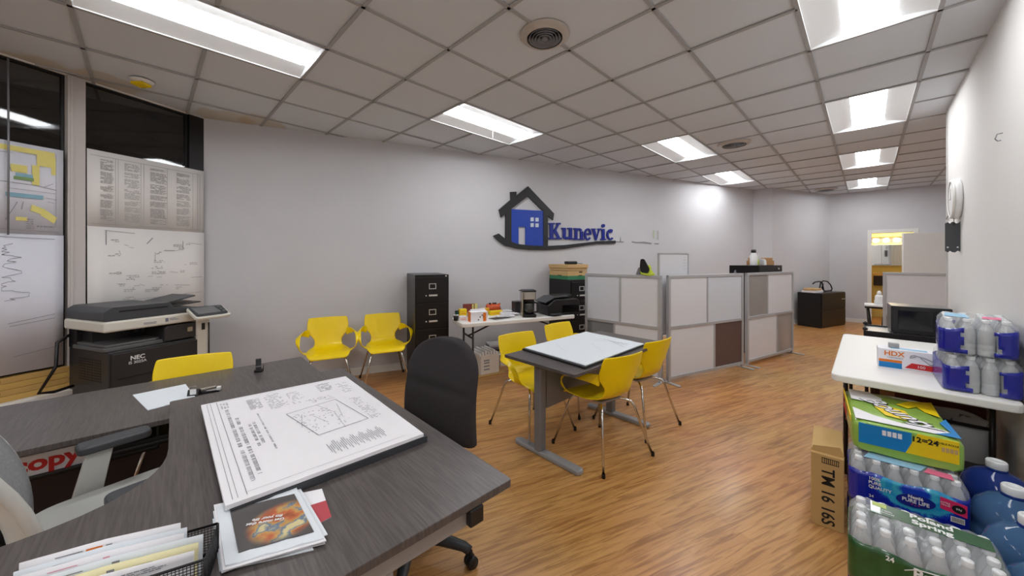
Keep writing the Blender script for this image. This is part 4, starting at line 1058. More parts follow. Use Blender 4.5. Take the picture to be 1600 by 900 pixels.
# printer
t = ftthing('printer', 'black desktop printer on right end of the white folding table', 'printer', 870, 489.5, WROT - R(2))
m = MB(); m.prism([(-.22, 0), (.24, 0), (.24, .17), (.20, .20), (-.12, .20), (-.22, .13)], -.16, .17, M=VERT); m.build('body', M_blkp, t, .01)
m = MB(); m.prism([(-.24, .155), (-.11, .215), (.10, .225), (.10, .235), (-.12, .228), (-.25, .165)], -.14, .14, M=VERT); m.build('scanner_lid', M_dgrey, t, .004)
m = MB(); m.box(-.05, .20, -.05, .10, .2, .245); m.build('paper_feed', M_blkp, t, .01)
m = MB(); m.box(-.02, .22, -.176, -.17, .03, .13); m.build('front_panel', mat('gloss_black', srgb(14, 14, 16), .12), t, .003)
m = MB(); m.box(-.20, -.05, -.24, -.17, .02, .028); m.build('output_tray', M_dgrey, t)
# speaker, cartons
t = ftthing('desk_speaker', 'small black speaker left of the coffee maker', 'speaker', 809, 490)
m = MB(); m.prism(rounded([(-.07, -.06), (.05, -.06), (.06, .07), (-.06, .07)], .02, 4), 0, .16); m.build('body', M_blkp, t, .006)
m = MB(); m.box(-.055, .035, -.064, -.06, .02, .14); m.build('grille', M_fab, t)
def carton(name, label, cat, u, v, wd, dp, ht, mt, rot=0, extra=None, group=None):
    t = ftthing(name, label, cat, u, v, WROT + rot, group)
    m = MB(); m.box(-wd / 2, wd / 2, 0, dp, 0, ht); m.build('carton', mt, t, .002)
    if extra: extra(t, wd, dp, ht)
    return t
def ex_snack(t, wd, dp, ht):
    m = MB(); m.box(-wd / 2 - .001, -wd / 2 + .001, .0, dp, 0, ht); m.box(wd * .22, wd * .40, -.002, 0, 0, ht * .86); m.build('orange_panel', M_orange, t)
    m = MB()
    for x, z in ((.02, .05), (.0, .02), (.045, .07), (.06, .05)): m.lathe([(.001, 0), (.008, 0), (.008, .0015), (.001, .0015)], 10, M=Matrix.Translation((x - .01, -.0005, z)) @ Matrix.Rotation(PI / 2, 4, 'X'))
    m.build('dark_dot', M_bk, t)
    m = MB(); m.prism([(-wd / 2, ht), (wd / 2, ht), (wd / 2 - .02, ht + .03), (-wd / 2 + .02, ht + .025)], -.06, -.055, M=VERT); m.build('carry_flap', M_paper, t)
carton('snack_carton', 'white and orange snack carton at front of the folding table clutter', 'carton', 749, 502.5, .205, .10, .11, M_paper, 0, ex_snack)
def ex_lines(t, wd, dp, ht):
    m = MB(); m.box(-wd / 2 + .01, wd / 2 - .01, -.001, 0, ht * .3, ht * .4); m.box(-wd / 2 + .01, wd / 2 - .02, -.001, 0, ht * .6, ht * .66); m.build('printed_line', M_orange, t)
carton('tea_carton', 'small white carton with orange print in front of yellow carton', 'carton', 724, 502, .085, .05, .055, M_paper, R(0), ex_lines)
carton('tea_carton', 'yellow tea carton behind the small white carton on folding table', 'carton', 724, 494, .09, .07, .085, M_yprint, 0, ex_lines)
carton('snack_box', 'dark red flat box on top of the left clutter on folding table', 'box', 733, 488.5, .15, .05, .11, mat('maroon_carton', srgb(140, 66, 56), .6), R(-8))
carton('snack_box', 'long yellow box right of the snack carton on folding table', 'box', 776, 492.5, .17, .06, .055, M_yprint, R(6), ex_lines)
carton('snack_box', 'small yellow box right behind the snack carton on folding table', 'box', 759, 491, .10, .05, .075, mat('amber_print', srgb(236, 180, 40), .5), R(0))
carton('sugar_box', 'small pale yellow box at back of the folding table clutter', 'box', 742, 488, .08, .05, .11, mat('pale_yellow_print', srgb(226, 220, 140), .6), R(10))
t = ftthing('snack_bag', 'red and orange crinkled snack bag behind yellow boxes', 'bag', 771, 487)
m = MB(); rws = []
for i in range(8):
    f = i / 7; rws.append([Vector((( .10 if math.cos(a) > 0 else .10) * math.cos(a) * (1 + .12 * math.sin(5 * a + i)), .03 * math.sin(a) * math.sin(PI * (f * .8 + .15)) , .10 * f + .012 * math.sin(3 * a + i))) for a in [2 * PI * k / 14 for k in range(14)]])
m.grid(rws, closed=True); m.f.append(tuple(range(98, 112))); m.mi.append(0); m.sm.append(True)
m.build('bag_body', mat('red_orange_foil', srgb(206, 88, 50), .3, noise=.5, nscale=25), t)
m = MB(); 
for x in (-.05, .0, .03): m.lathe([(.001, .0), (.014, .004), (.016, .014), (.001, .024)], 10, (x, 0, .10))
m.build('dark_cap', M_bk, t)
for i, (u, v, lab, mt, h, wd) in enumerate(((706.5, 501, 'dark can at left end of folding table', M_dk, .06, .03), (716, 500, 'small dark cup with white rim beside the dark can', M_woodp, .045, .022), (709, 493, 'green lidded tub at left end of folding table', mat('tub_green', srgb(40, 90, 80), .5), .05, .035))):
    t = ftthing('cup', lab, 'cup', u + 6, v); m = MB(); m.lathe([(.001, 0), (wd * .85, 0), (wd, h), (wd * .9, h), (wd * .8, .006), (.001, .006)], 18); m.build('body', mt, t)
    m = MB(); m.lathe([(wd * .85, h), (wd * 1.06, h), (wd * 1.06, h + .006), (wd * .85, h + .006)], 18); m.build('rim', M_white if i != 2 else M_blkp, t)
for i, (u, v, rot, lab) in enumerate(((785, 499.5, 10, 'dark edged magazine lying flat at front of folding table'), (792, 496.5, -6, 'white magazine lying behind the dark edged one'), (800, 494, 4, 'white paper sheets lying in front of the speaker'), (793, 491, 18, 'open white letter at back of the magazines on folding table'))):
    t = ftthing('magazine', lab, 'magazine', u, v, WROT + R(rot), 'magazines on the white folding table'); t.location.z += .002 + i * .0
    m = MB(); m.box(-.11, .11, -.005, .13, .0 + .009 * i, .007 + .009 * i); m.build('pages', M_paper, t, .001)
    m = MB(); m.box(-.11, .11, -.006, .13, .0071 + .009 * i, .0082 + .009 * i) if i == 0 else m.box(-.09, .05, .02, .06, .0071 + .009 * i, .0078 + .009 * i); m.build('cover_print', M_dk if i == 0 else M_inkf, t)
    if i: t.location.z += 0
# under the table: cartons
t = thing('flat_cardboard', 'flat cardboard sheet on the floor under the paper carton', 'cardboard', v3(G(768, 587, 0), .001), WROT + R(8))
m = MB(); m.box(-.22, .20, .0, .34, 0, .012); m.build('sheet', M_card, t, .002)
t = thing('paper_carton', 'white carton stuffed with papers under the folding table', 'box', v3(G(766, 583.5, .014), .014), WROT + R(8))
m = MB(); m.box(-.13, .13, 0, .30, 0, .23); m.build('carton', mat('off_white_card', srgb(222, 212, 200), .7), t, .003)
m = MB()
for z in (.05, .09, .13, .16): m.box(-.09, -.01, -.0015, 0, z, z + .018)
m.build('printed_mark', M_inkl, t)
m = MB(); 
for i in range(7): m.box(-.12 + .035 * i, -.10 + .035 * i, .02, .28, .23, .26 + .012 * (i % 3), M=Matrix.Rotation(R(-4 + i), 4, 'Y'))
m.build('paper_bundle', M_paperwall, t)
t = thing('paper_carton', 'white carton on its side behind the left yellow chair', 'box', v3(G(797, 571, .0), .0), WROT + R(-6))
m = MB(); m.box(-.14, .14, 0, .26, 0, .15); m.build('carton', mat('off_white_card', srgb(222, 212, 200), .7), t, .003)
m = MB(); m.lathe([(.001, 0), (.02, 0), (.02, .003), (.001, .003)], 14, M=Matrix.Translation((.07, 0, .08)) @ Matrix.Rotation(PI / 2, 4, 'X')); m.build('round_sticker', M_bk, t)
t = thing('magazine_pile', 'dark messy pile of magazines and bags under folding table', 'pile', v3(G(783, 568, .0), 0), WROT)
for i in range(9):
    m = MB(); m.box(-.17, .17, -.02, .20, .03 * i, .03 * i + .026, M=Matrix.Rotation(R(rnd(-14, 14)), 4, 'Z')); m.build('magazine', (M_dk, mat('dusky_purple', srgb(96, 86, 104), .7), M_inkf)[i % 3], t)

# ================================================================= ROOM DIVIDERS
def divider(label, p, rot, L, ut, lt, mats, posts=(.03, .03), group='white panel room dividers', H=1.25, rail=.64, feet=True):
    t = thing('room_divider', label, 'room divider', v3(p), rot, group)
    fw = .035
    m = MB(); m.box(0, posts[0] + .005, -.02, .02, .03, H); m.box(L - posts[1] - .005, L, -.02, .02, .03, H)
    m.box(0, L, -.018, .018, H - fw, H); m.box(0, L, -.018, .018, .04, .04 + fw); m.box(0, L, -.018, .018, rail - fw / 2, rail + fw / 2)
    m.box(L * ut - .012, L * ut + .012, -.014, .014, rail, H); m.box(L * lt - .012, L * lt + .012, -.014, .014, .05, rail)
    m.build('frame', M_alu, t, .003)
    for (x0, x1, z0, z1), mt in zip(((0.03, L * ut, rail, H - .03), (L * ut, L - .03, rail, H - .03), (.03, L * lt, .06, rail), (L * lt, L - .03, .06, rail)), mats):
        m = MB(); m.box(x0, x1, -.006, .006, z0, z1); m.build('panel', mt, t)
    if feet:
        for x in (.02, L - .02):
            m = MB(); m.prism(rounded([(x - .02, -.16), (x + .02, -.16), (x + .022, .16), (x - .022, .16)], .018, 3), 0, .012); m.box(x - .012, x + .012, -.012, .012, .01, .045); m.build('foot', M_alu, t, .003)
    return t
M_trans = mat('twinwall_translucent', srgb(206, 200, 196), .35, trans=.55, ior=1.1, bump=.3, bscale=80)
M_transg = mat('translucent_grey', srgb(150, 152, 154), .3, trans=.4, ior=1.1)
pa, pb = G(1043, 599, 0), G(1160, 573, 0)
dirp = (pb - pa).normalized(); prot = math.atan2(dirp[1], dirp[0])
divider('middle white panel room divider with one brown lower panel', pa, prot, (pb - pa).length, .49, .585, (M_white2, mat('frost_panel', srgb(214, 217, 224), .3), M_white2, M_brownp), group=None)
pc = G(1238, 551, 0); pb2 = G(1166, 571.5, 0); d2 = (pc - pb2)
divider('right white panel room divider with clear grey panels, furthest of three', pb2, math.atan2(d2[1], d2[0]), d2.length, .42, .62, (M_trans, M_white2, M_white2, M_trans), group=None)
pd = pa + Vector((-.08, -.02)); pl = pd - E2 * 1.02
divider('left white panel room divider behind the meeting table, running to the filing cabinet', pl, RROT, 1.02, .50, .42, (mat('frost_panel', srgb(214, 217, 224), .3), M_white2, M_transg, M_white2), group=None)
# things on / behind the dividers
t = thing('whiteboard', 'small framed whiteboard leaning behind the middle room divider', 'whiteboard', v3(pa + dirp * -.02 + Vector((-dirp[1], dirp[0])) * .10), prot)
wx = .50
m = MB(); m.box(0, wx, 0, .012, .55, 1.50); m.build('board', M_white2, t)
m = MB(); m.box(-.012, .004, -.006, .018, .54, 1.51); m.box(wx - .004, wx + .012, -.006, .018, .54, 1.51); m.box(0, wx, -.006, .018, 1.496, 1.512); m.box(0, wx, -.006, .018, .54, .556)
for x in (.05, wx - .05): m.box(x - .01, x + .01, .0, .014, 0, .55)
m.build('frame', M_alu, t)
m = MB(); [m.box(wx - .08, wx - .04, -.0012, 0, 1.46 - .035 * i, 1.463 - .035 * i) for i in range(5)]; m.build('handwriting', M_inkf, t)
# hi-vis vest draped over the left divider near its right end
pv = pd - E2 * .17
t = thing('safety_vest', 'bunched yellow safety vest with black part on left divider top', 'vest', v3(pv, 1.252), RROT)
m = MB(); rws = []
for i in range(9):
    f = i / 8; rws.append([Vector(((.085 - .05 * f) * math.cos(a) * (1 + .18 * math.sin(3 * a + 2 * i)), (.04 - .02 * f) * math.sin(a), .11 * f + .01 * math.sin(2 * a + i))) for a in [2 * PI * k / 16 for k in range(16)]])
m.grid(rws, closed=True); m.f.append(tuple(reversed(range(16)))); m.mi.append(0); m.sm.append(True); m.f.append(tuple(range(128, 144))); m.mi.append(0); m.sm.append(True)
m.build('yellow_cloth', M_hv, t)
m = MB(); m.prism(rounded([(-.055, .03), (.03, .02), (.05, .07), (-.015, .19), (-.06, .19), (-.07, .10)], .02, 4), .030, .046, M=VERT); m.build('black_panel', M_bk, t, .004)
m = MB(); m.prism([(-.13, 0), (-.08, 0), (-.085, .09), (-.10, .08)], -.02, .02, M=VERT); m.build('grey_strap', M_greym, t)
t = thing('marker_clip', 'tiny grey clip standing on top of the middle divider', 'clip', v3(pa + dirp * 1.27, 1.251), prot)
m = MB(); m.box(-.02, .02, -.01, .01, 0, .012); m.prism([(-.015, .01), (-.005, .01), (-.009, .04)], -.005, .005, M=VERT); m.prism([(.005, .01), (.015, .01), (.011, .045)], -.005, .005, M=VERT); m.build('body', M_greym, t)
# storage unit behind the right divider carrying a black drawer tray with bottles and boxes
dn = Vector((-d2[1], d2[0])).normalized(); dd = d2.normalized(); pr = math.atan2(d2[1], d2[0])
pt = pb2 + dd * .66 + dn * .16
t = thing('storage_cabinet', 'black cabinet behind right divider, only its drawer top showing', 'cabinet', v3(pt), pr)
m = MB(); m.box(0, .70, 0, .42, 0, 1.22); m.build('body', M_fil, t, .003)
m = MB(); m.box(.0, .70, -.012, 0, 1.235, 1.34); m.box(0, .70, 0, .42, 1.222, 1.34); d = m.build('drawer', M_fil, t, .003)
m = MB(); m.lathe([(.001, 0), (.018, 0), (.016, .01), (.001, .012)], 14, M=Matrix.Translation((.58, -.012, 1.285)) @ Matrix.Rotation(PI / 2, 4, 'X')); m.build('pull', M_label, d)
zt = 1.342
def top3(x, y): return v3(pt + dd * x + dn * y, zt)
t = thing('lotion_bottle', 'white bottle with black cap on black cabinet behind right divider', 'bottle', top3(.07, .10), pr)
m = MB(); m.lathe([(.001, 0), (.045, 0), (.05, .01), (.05, .14), (.035, .175), (.03, .19), (.001, .19)], 20); m.build('body', M_white, t)
m = MB(); m.lathe([(.001, .191), (.033, .191), (.033, .235), (.001, .24)], 16); m.build('cap', M_blkp, t)
t = thing('spray_bottle', 'clear bottle with grey label on the black cabinet', 'bottle', top3(.235, .12), pr)
m = MB(); m.lathe([(.001, 0), (.045, 0), (.048, .01), (.048, .10), (.02, .15), (.018, .18), (.001, .18)], 20); m.build('body', M_bottle, t)
m = MB(); m.lathe([(.0485, .03), (.0485, .09)], 20); m.build('label', M_inkf, t)
t = thing('glue_bottle', 'small lime green bottle between white bottle and clear bottle', 'bottle', top3(.155, .09), pr)
m = MB(); m.lathe([(.001, 0), (.022, 0), (.022, .07), (.012, .09), (.012, .10), (.001, .10)], 16); m.build('body', M_hv, t)
t = thing('tissue_pack', 'small white pack leaning beside the brown boxes on black cabinet', 'pack', top3(.33, .08), pr)
m = MB(); m.prism([(-.03, 0), (.04, 0), (.02, .08), (-.035, .10)], -.025, .025, M=VERT); m.build('body', M_white, t, .004)
t = thing('brown_box', 'flat brown carton at bottom of two on the black cabinet', 'box', top3(.50, .08), pr)
m = MB(); m.box(-.15, .16, 0, .26, 0, .07); m.build('carton', mat('kraft', srgb(178, 132, 84), .7), t, .004)
t = thing('brown_box', 'flat brown carton stacked on top of another on black cabinet', 'box', tuple(Vector(top3(.52, .09)) + Vector((0, 0, .071))), pr + R(3))
m = MB(); m.box(-.15, .13, 0, .24, 0, .045); m.build('carton', mat('kraft', srgb(178, 132, 84), .7), t, .004)

# far divider by the washroom door
pfd = Vector((5.36, 5.2))
divider('white panel room divider in front of washroom door behind the microwave', pfd, RROT, 1.5, .97, .2, (M_white2, M_white2, M_trans, M_white2), group=None, rail=.63)

# ================================================================= LOW BLACK CABINET, FAR CORNER
lc = thing('lateral_file', 'low black two-drawer lateral file in the far corner', 'cabinet', (6.37, 7.42, 0), WROT)
m = MB(); m.box(0, .98, 0, .42, 0, .72); m.build('body', M_fil, lc, .004)
for i in range(2):
    m = MB(); m.box(.015, .965, -.015, 0, .03 + .345 * i, .36 + .345 * i); d = m.build('drawer', M_fil, lc, .004)
    m = MB(); m.box(.80, .93, -.022, -.015, .22 + .345 * i, .235 + .345 * i); m.build('pull', M_label if i else M_dk, d)
def lct(x, y, z=.721): return (6.37 + WL[0] * x - NL[0] * y, 7.42 + WL[1] * x - NL[1] * y, z)
t = thing('book_stack', 'thick white book lying on the low black cabinet', 'book', lct(.06, .1), WROT); m = MB(); m.box(-.05, .27, 0, .25, 0, .045); m.build('pages', M_paper, t, .003)
t = thing('paper_bundle', 'tan folded papers on the white book on low cabinet', 'papers', lct(.05, .1, .767), WROT + R(5)); m = MB(); m.box(-.04, .26, 0, .22, 0, .045); m.build('bundle', M_cardd, t, .01)
t = thing('cable_coil', 'black looped cable with two arcs on the low cabinet', 'cable', lct(.52, .18), WROT)
t.scale = (1.35, 1, 1.1)
m = MB(); m.tube([(-.32, 0, .17), (-.26, 0, .20), (-.15, 0, .21), (-.06, 0, .20), (-.02, .0, .10), (.0, .0, .02)], .012, 8); m.tube([(-.10, .02, .012), (-.06, .02, .18), (.02, .02, .215), (.14, .02, .20), (.24, .02, .13), (.29, .02, .05), (.27, .02, .015), (.05, .02, .012), (-.02, .02, .08), (.02, .02, .16)], .012, 8); m.build('loop', M_blkp, t)

# ================================================================= WASHROOM AND DOOR
BM, BL = quadM(W4, W5)
brot = math.atan2(bdir[1], bdir[0])
def BP(x, y, z=0): q = BM @ Vector((x, y, z)); return (q[0], q[1], q[2])
t = thing('mirror_cabinet', 'mirrored wall cabinet seen through the washroom door', 'cabinet', BP(.66, 1.49, 0), brot)
m = MB(); m.box(.02, .62, -.10, 0, 1.27, 1.78); m.build('cabinet_body', M_trim, t)
for x0, x1 in ((.02, .22), (.22, .42), (.42, .62)):
    m = MB(); m.box(x0 + .003, x1 - .003, -.108, -.101, 1.275, 1.775); m.build('mirror_door', M_mirror, t)
t = thing('vanity_light', 'bright bulb strip above the washroom mirror', 'light', BP(.66, 1.49, 0), brot)
m = MB(); m.box(.0, .70, -.03, 0, 1.83, 1.95); m.build('back_plate', M_steel, t)
for x in (.12, .30, .48, .64):
    m = MB(); m.lathe([(.001, -.05), (.035, -.036), (.05, 0), (.035, .036), (.001, .05)], 14, (x, -.085, 1.89)); m.build('bulb', mat('warm_bulb', srgb(255, 230, 170), .5, emit=(1, .82, .5, 1), estr=30), t)
t = thing('towel_dispenser', 'dark paper dispenser with beige top on washroom wall', 'dispenser', BP(.66, 1.49, 0), brot)
m = MB(); m.box(.08, .26, -.12, 0, .78, 1.02); m.build('body', M_dk, t, .005); m = MB(); m.box(.075, .265, -.125, 0, 1.021, 1.09); m.build('top', M_cardd, t, .01)
t = thing('wash_basin', 'white wash basin under the washroom mirror', 'basin', BP(.66, 1.49, 0), brot)
m = MB(); m.prism(rounded([(.3, -.42), (.68, -.42), (.68, 0), (.3, 0)], .06, 4), .66, .80); m.lathe([(.08, 0), (.07, .66)], 16, (.5, -.15, 0)); m.build('bowl', M_white, t, .01)
# white door leaf standing open in front of the casing
o = MB(); dpv = Vector(BP(1.36, -.05)[:2])
p0 = Vector(((1412 - 800) / F * 7.05, 7.05)); p1 = p0 + Vector((.86, -.12))
M_, L_ = quadM(p0, p1); m = MB(); m.box(0, L_, 0, .04, .01, 1.945, M=M_); o = struct(m, 'door_1', M_trim, bevel=.002)
m = MB(); m.lathe([(.001, 0), (.012, .0), (.012, .03), (.026, .045), (.02, .06), (.001, .065)], 16, M=M_ @ Matrix.Translation((.06, 0, 1.0)) @ Matrix.Rotation(PI / 2, 4, 'X')); m.build('door_handle', M_steel, o)
# small pedestal table with water bottle
p = G(1372, 475.5, .70)
t = thing('side_table', 'small white topped side table left of far divider post', 'table', v3(p), RROT)
m = MB(); m.prism(rounded([(-.16, -.16), (.12, -.16), (.12, .16), (-.16, .16)], .03, 4), .672, .70); m.build('table_top', M_white, t, .003)
m = MB(); m.box(-.155, .115, -.155, .155, .64, .671); m.build('apron', M_dk, t)
for x in (-.12, .08):
    for y in (-.12, .12): m = MB(); m.tube([(x, y, .64), (x * .8, y * .8, .35), (x * 1.1, y * 1.1, 0)], [.018, .026, .014], 8); m.build('leg', M_dk, t)
t = thing('water_bottle', 'pale translucent bottle with cup lid on the small side table', 'bottle', v3(p + Vector((.02, 0)), .701), 0)
m = MB(); m.lathe([(.001, 0), (.055, 0), (.06, .05), (.05, .09), (.055, .12), (.04, .15), (.001, .15)], 18); m.build('body', M_white, t)
m = MB(); m.lathe([(.001, .151), (.03, .151), (.028, .19), (.015, .215), (.001, .22)], 16); m.build('lid', M_white, t)

# ================================================================= CART WITH MICROWAVE
ca = 4.89
ct = thing('utility_cart', 'black and steel cart carrying the microwave beyond the folding table', 'cart', v3(AB(4.90, -.01)), RROT)
m = MB(); m.box(0, .565, 0, .46, .705, .735); m.build('top_shelf', mat('steel_top', srgb(180, 178, 176), .3, .7), ct, .003)
m = MB(); m.box(-.008, .57, -.012, .0, .69, .75); m.box(-.012, 0, 0, .46, .69, .75); m.box(0, .57, .46, .472, .69, .75); m.build('rail', M_blkp, ct, .003)
for x in (.0, .55):
    for y in (.0, .45):
        m = MB(); m.tube([(x + .01, y + .005, .03), (x + .01, y + .005, .70)], .014, 8); m.lathe([(.001, 0), (.02, 0), (.02, .03), (.001, .03)], 12, (x + .01, y + .005, 0)); m.build('leg', M_blkp, ct)
m = MB(); m.lathe([(.001, .0), (.018, .004), (.02, .02), (.001, .034)], 14, (.0, .44, .75)); m.lathe([(.001, .0), (.018, .004), (.02, .02), (.001, .034)], 14, (.0, .0, .75)); m.build('corner_knob', M_blkp, ct)
m = MB(); m.box(.0, .56, .01, .45, .30, .315); m.build('lower_shelf', M_blkp, ct)
mw = thing('microwave', 'black microwave oven with steel top on the cart by the wall', 'microwave', v3(AB(4.95, .165), .738), RROT + R(3))
m = MB(); m.box(0, .375, .02, .33, .01, .262); m.build('casing', mat('microwave_steel', srgb(150, 148, 146), .3, .6), mw, .006)
m = MB(); m.box(0, .375, 0, .021, .01, .262); m.build('front', M_blkp, mw, .006)
m = MB(); m.box(.045, .265, -.004, .0, .045, .225); m.build('door_window', mat('gloss_black', srgb(14, 14, 16), .12), mw, .003)
m = MB(); m.box(.30, .36, -.003, 0, .05, .22); m.build('keypad', M_dgrey, mw); m = MB(); m.box(.278, .29, -.03, -.02, .04, .23); m.box(.278, .29, -.021, 0, .045, .06); m.box(.278, .29, -.021, 0, .21, .225); m.build('handle', M_blkp, mw)
for x in (.03, .345):
    for y in (.05, .28): m = MB(); m.lathe([(.001, 0), (.012, 0), (.012, .01), (.001, .01)], 10, (x, y, 0)); m.build('foot', M_blkp, mw)
m = MB(); m.tube([(.376, .28, .24), (.388, .27, .22), (.39, .26, .10), (.382, .28, .03)], .004, 6); m.build('power_cord', M_blkp, mw)

# ================================================================= RIGHT FOLDING TABLE
RZT = .73
ra0, ra1, rb0, rb1 = 3.0, 4.68, -.16, .555
rt = thing('folding_table', 'long white folding table along right wall with glove box', 'table', v3(AB(ra0, rb0)), RROT)
TW, TL = rb1 - rb0, ra1 - ra0
m = MB(); m.prism(rounded([(0, 0), (TW, 0), (TW, TL), (0, TL)], .05, 6), RZT - .045, RZT); m.build('tabletop', M_tablew, rt, .008)
for y in (.28, TL - .28):
    m = MB(); 
    for x in (.06, TW - .06): m.tube([(x, y, RZT - .05), (x, y, .01)], .0125, 8)
    m.tube([(.06, y, .10), (TW - .06, y, .10)], .010, 8); m.tube([(.06, y, .5), (TW - .06, y, .5)], .010, 8); m.build('leg_frame', M_dk, rt)
# dark wood cabinet under it
t = thing('wooden_cabinet', 'dark mahogany cabinet with tan panels under right folding table', 'cabinet', v3(AB(3.86, .02)), RROT)
m = MB(); m.box(.0, .44, 0, .40, 0, .62); m.build('carcass', M_woodd, t, .012)
for x0, x1 in ((.02, .19), (.23, .42)):
    m = MB(); m.box(x0, x1, -.014, 0, .06, .58); d = m.build('door', M_woodd, t, .004)
    m = MB(); m.prism(rounded([(x0 + .03, .10), (x1 - .03, .10), (x1 - .03, .50), (x0 + .03, .54)], .03, 4), .014, .019, M=VERT); m.build('panel', M_woodp, d, .002)
m = MB(); m.box(-.01, .45, -.04, .0, 0, .05); m.build('plinth', M_woodd, t, .01)
m = MB(); m.tube([(.41, -.03, .60), (.44, -.05, .5), (.44, -.05, .3), (.42, -.02, .24)], .012, 8); m.build('curved_bracket', M_woodd, t)
t = thing('wood_rail', 'reddish wooden board lying above the bin rim beneath table', 'board', v3(AB(3.72, .14), 0), RROT)
m = MB(); m.box(.0, .40, 0, .022, .0, .50); m.build('board', mat('red_wood', srgb(74, 30, 22), .4, noise=.2), t, .004)

# glove box
def RT(u, v, z=RZT): return G(u, v, z)
gp, gq = RT(1371.5, 571.5), RT(1462, 584.5)
gl = thing('glove_box', 'white glove box with orange, blue and red printing on right table', 'box', v3(gp, RZT + .001), math.atan2((gq - gp)[1], (gq - gp)[0]))
gw = (gq - gp).length
m = MB(); m.box(0, gw, 0, .13, 0, .122); m.build('carton', M_paper, gl, .003)
text('HDX', .042, M_orange, gl, (.075, -.0008, .092), FRONT, name='orange_lettering', bold=.001)
text('DISPOSABLE', .013, M_inkl, gl, (.08, -.0008, .066), FRONT, name='small_lettering')
m = MB(); m.box(.005, .11, -.0012, 0, .0, .035); m.build('blue_block', M_bprint, gl)
m = MB(); m.box(.005, .11, -.0012, 0, .036, .052); m.build('orange_block', M_orange, gl)
m = MB(); m.prism([(gw - .13, .012), (gw - .003, .008), (gw - .003, .042), (gw - .10, .046)], 0, .0014, M=VERT); m.build('red_flash', M_red, gl)
text('100', .024, M_white, gl, (gw - .06, -.0018, .026), FRONT, name='white_lettering')
m = MB(); m.tube([(.17, -.002, .088), (.145, -.002, .078), (.15, -.002, .094), (.165, -.002, .098), (.21, -.002, .086), (.24, -.002, .072), (.25, -.002, .055), (.23, -.002, .048), (.19, -.002, .085)], .0022, 6); m.build('printed_glove_loop', M_inkl, gl)
m = MB(); m.box(.06, gw - .03, .02, .07, .122, .1235); m.box(gw - .10, gw - .04, .025, .06, .1236, .1245); m.build('top_print', mat('soft_blue', srgb(150, 196, 224), .6), gl)
t = thing('sanitizer_block', 'small grey block resting on top of the glove box', 'block', tuple(Vector(v3(gp, RZT + .1245)) + Vector(v3((gq - gp).normalized() * .10 + Vector((.02, .07)), 0))), gl.rotation_euler.z)
m = MB(); m.box(-.015, .035, -.02, .02, 0, .03); m.build('block', M_inkf, t, .003)

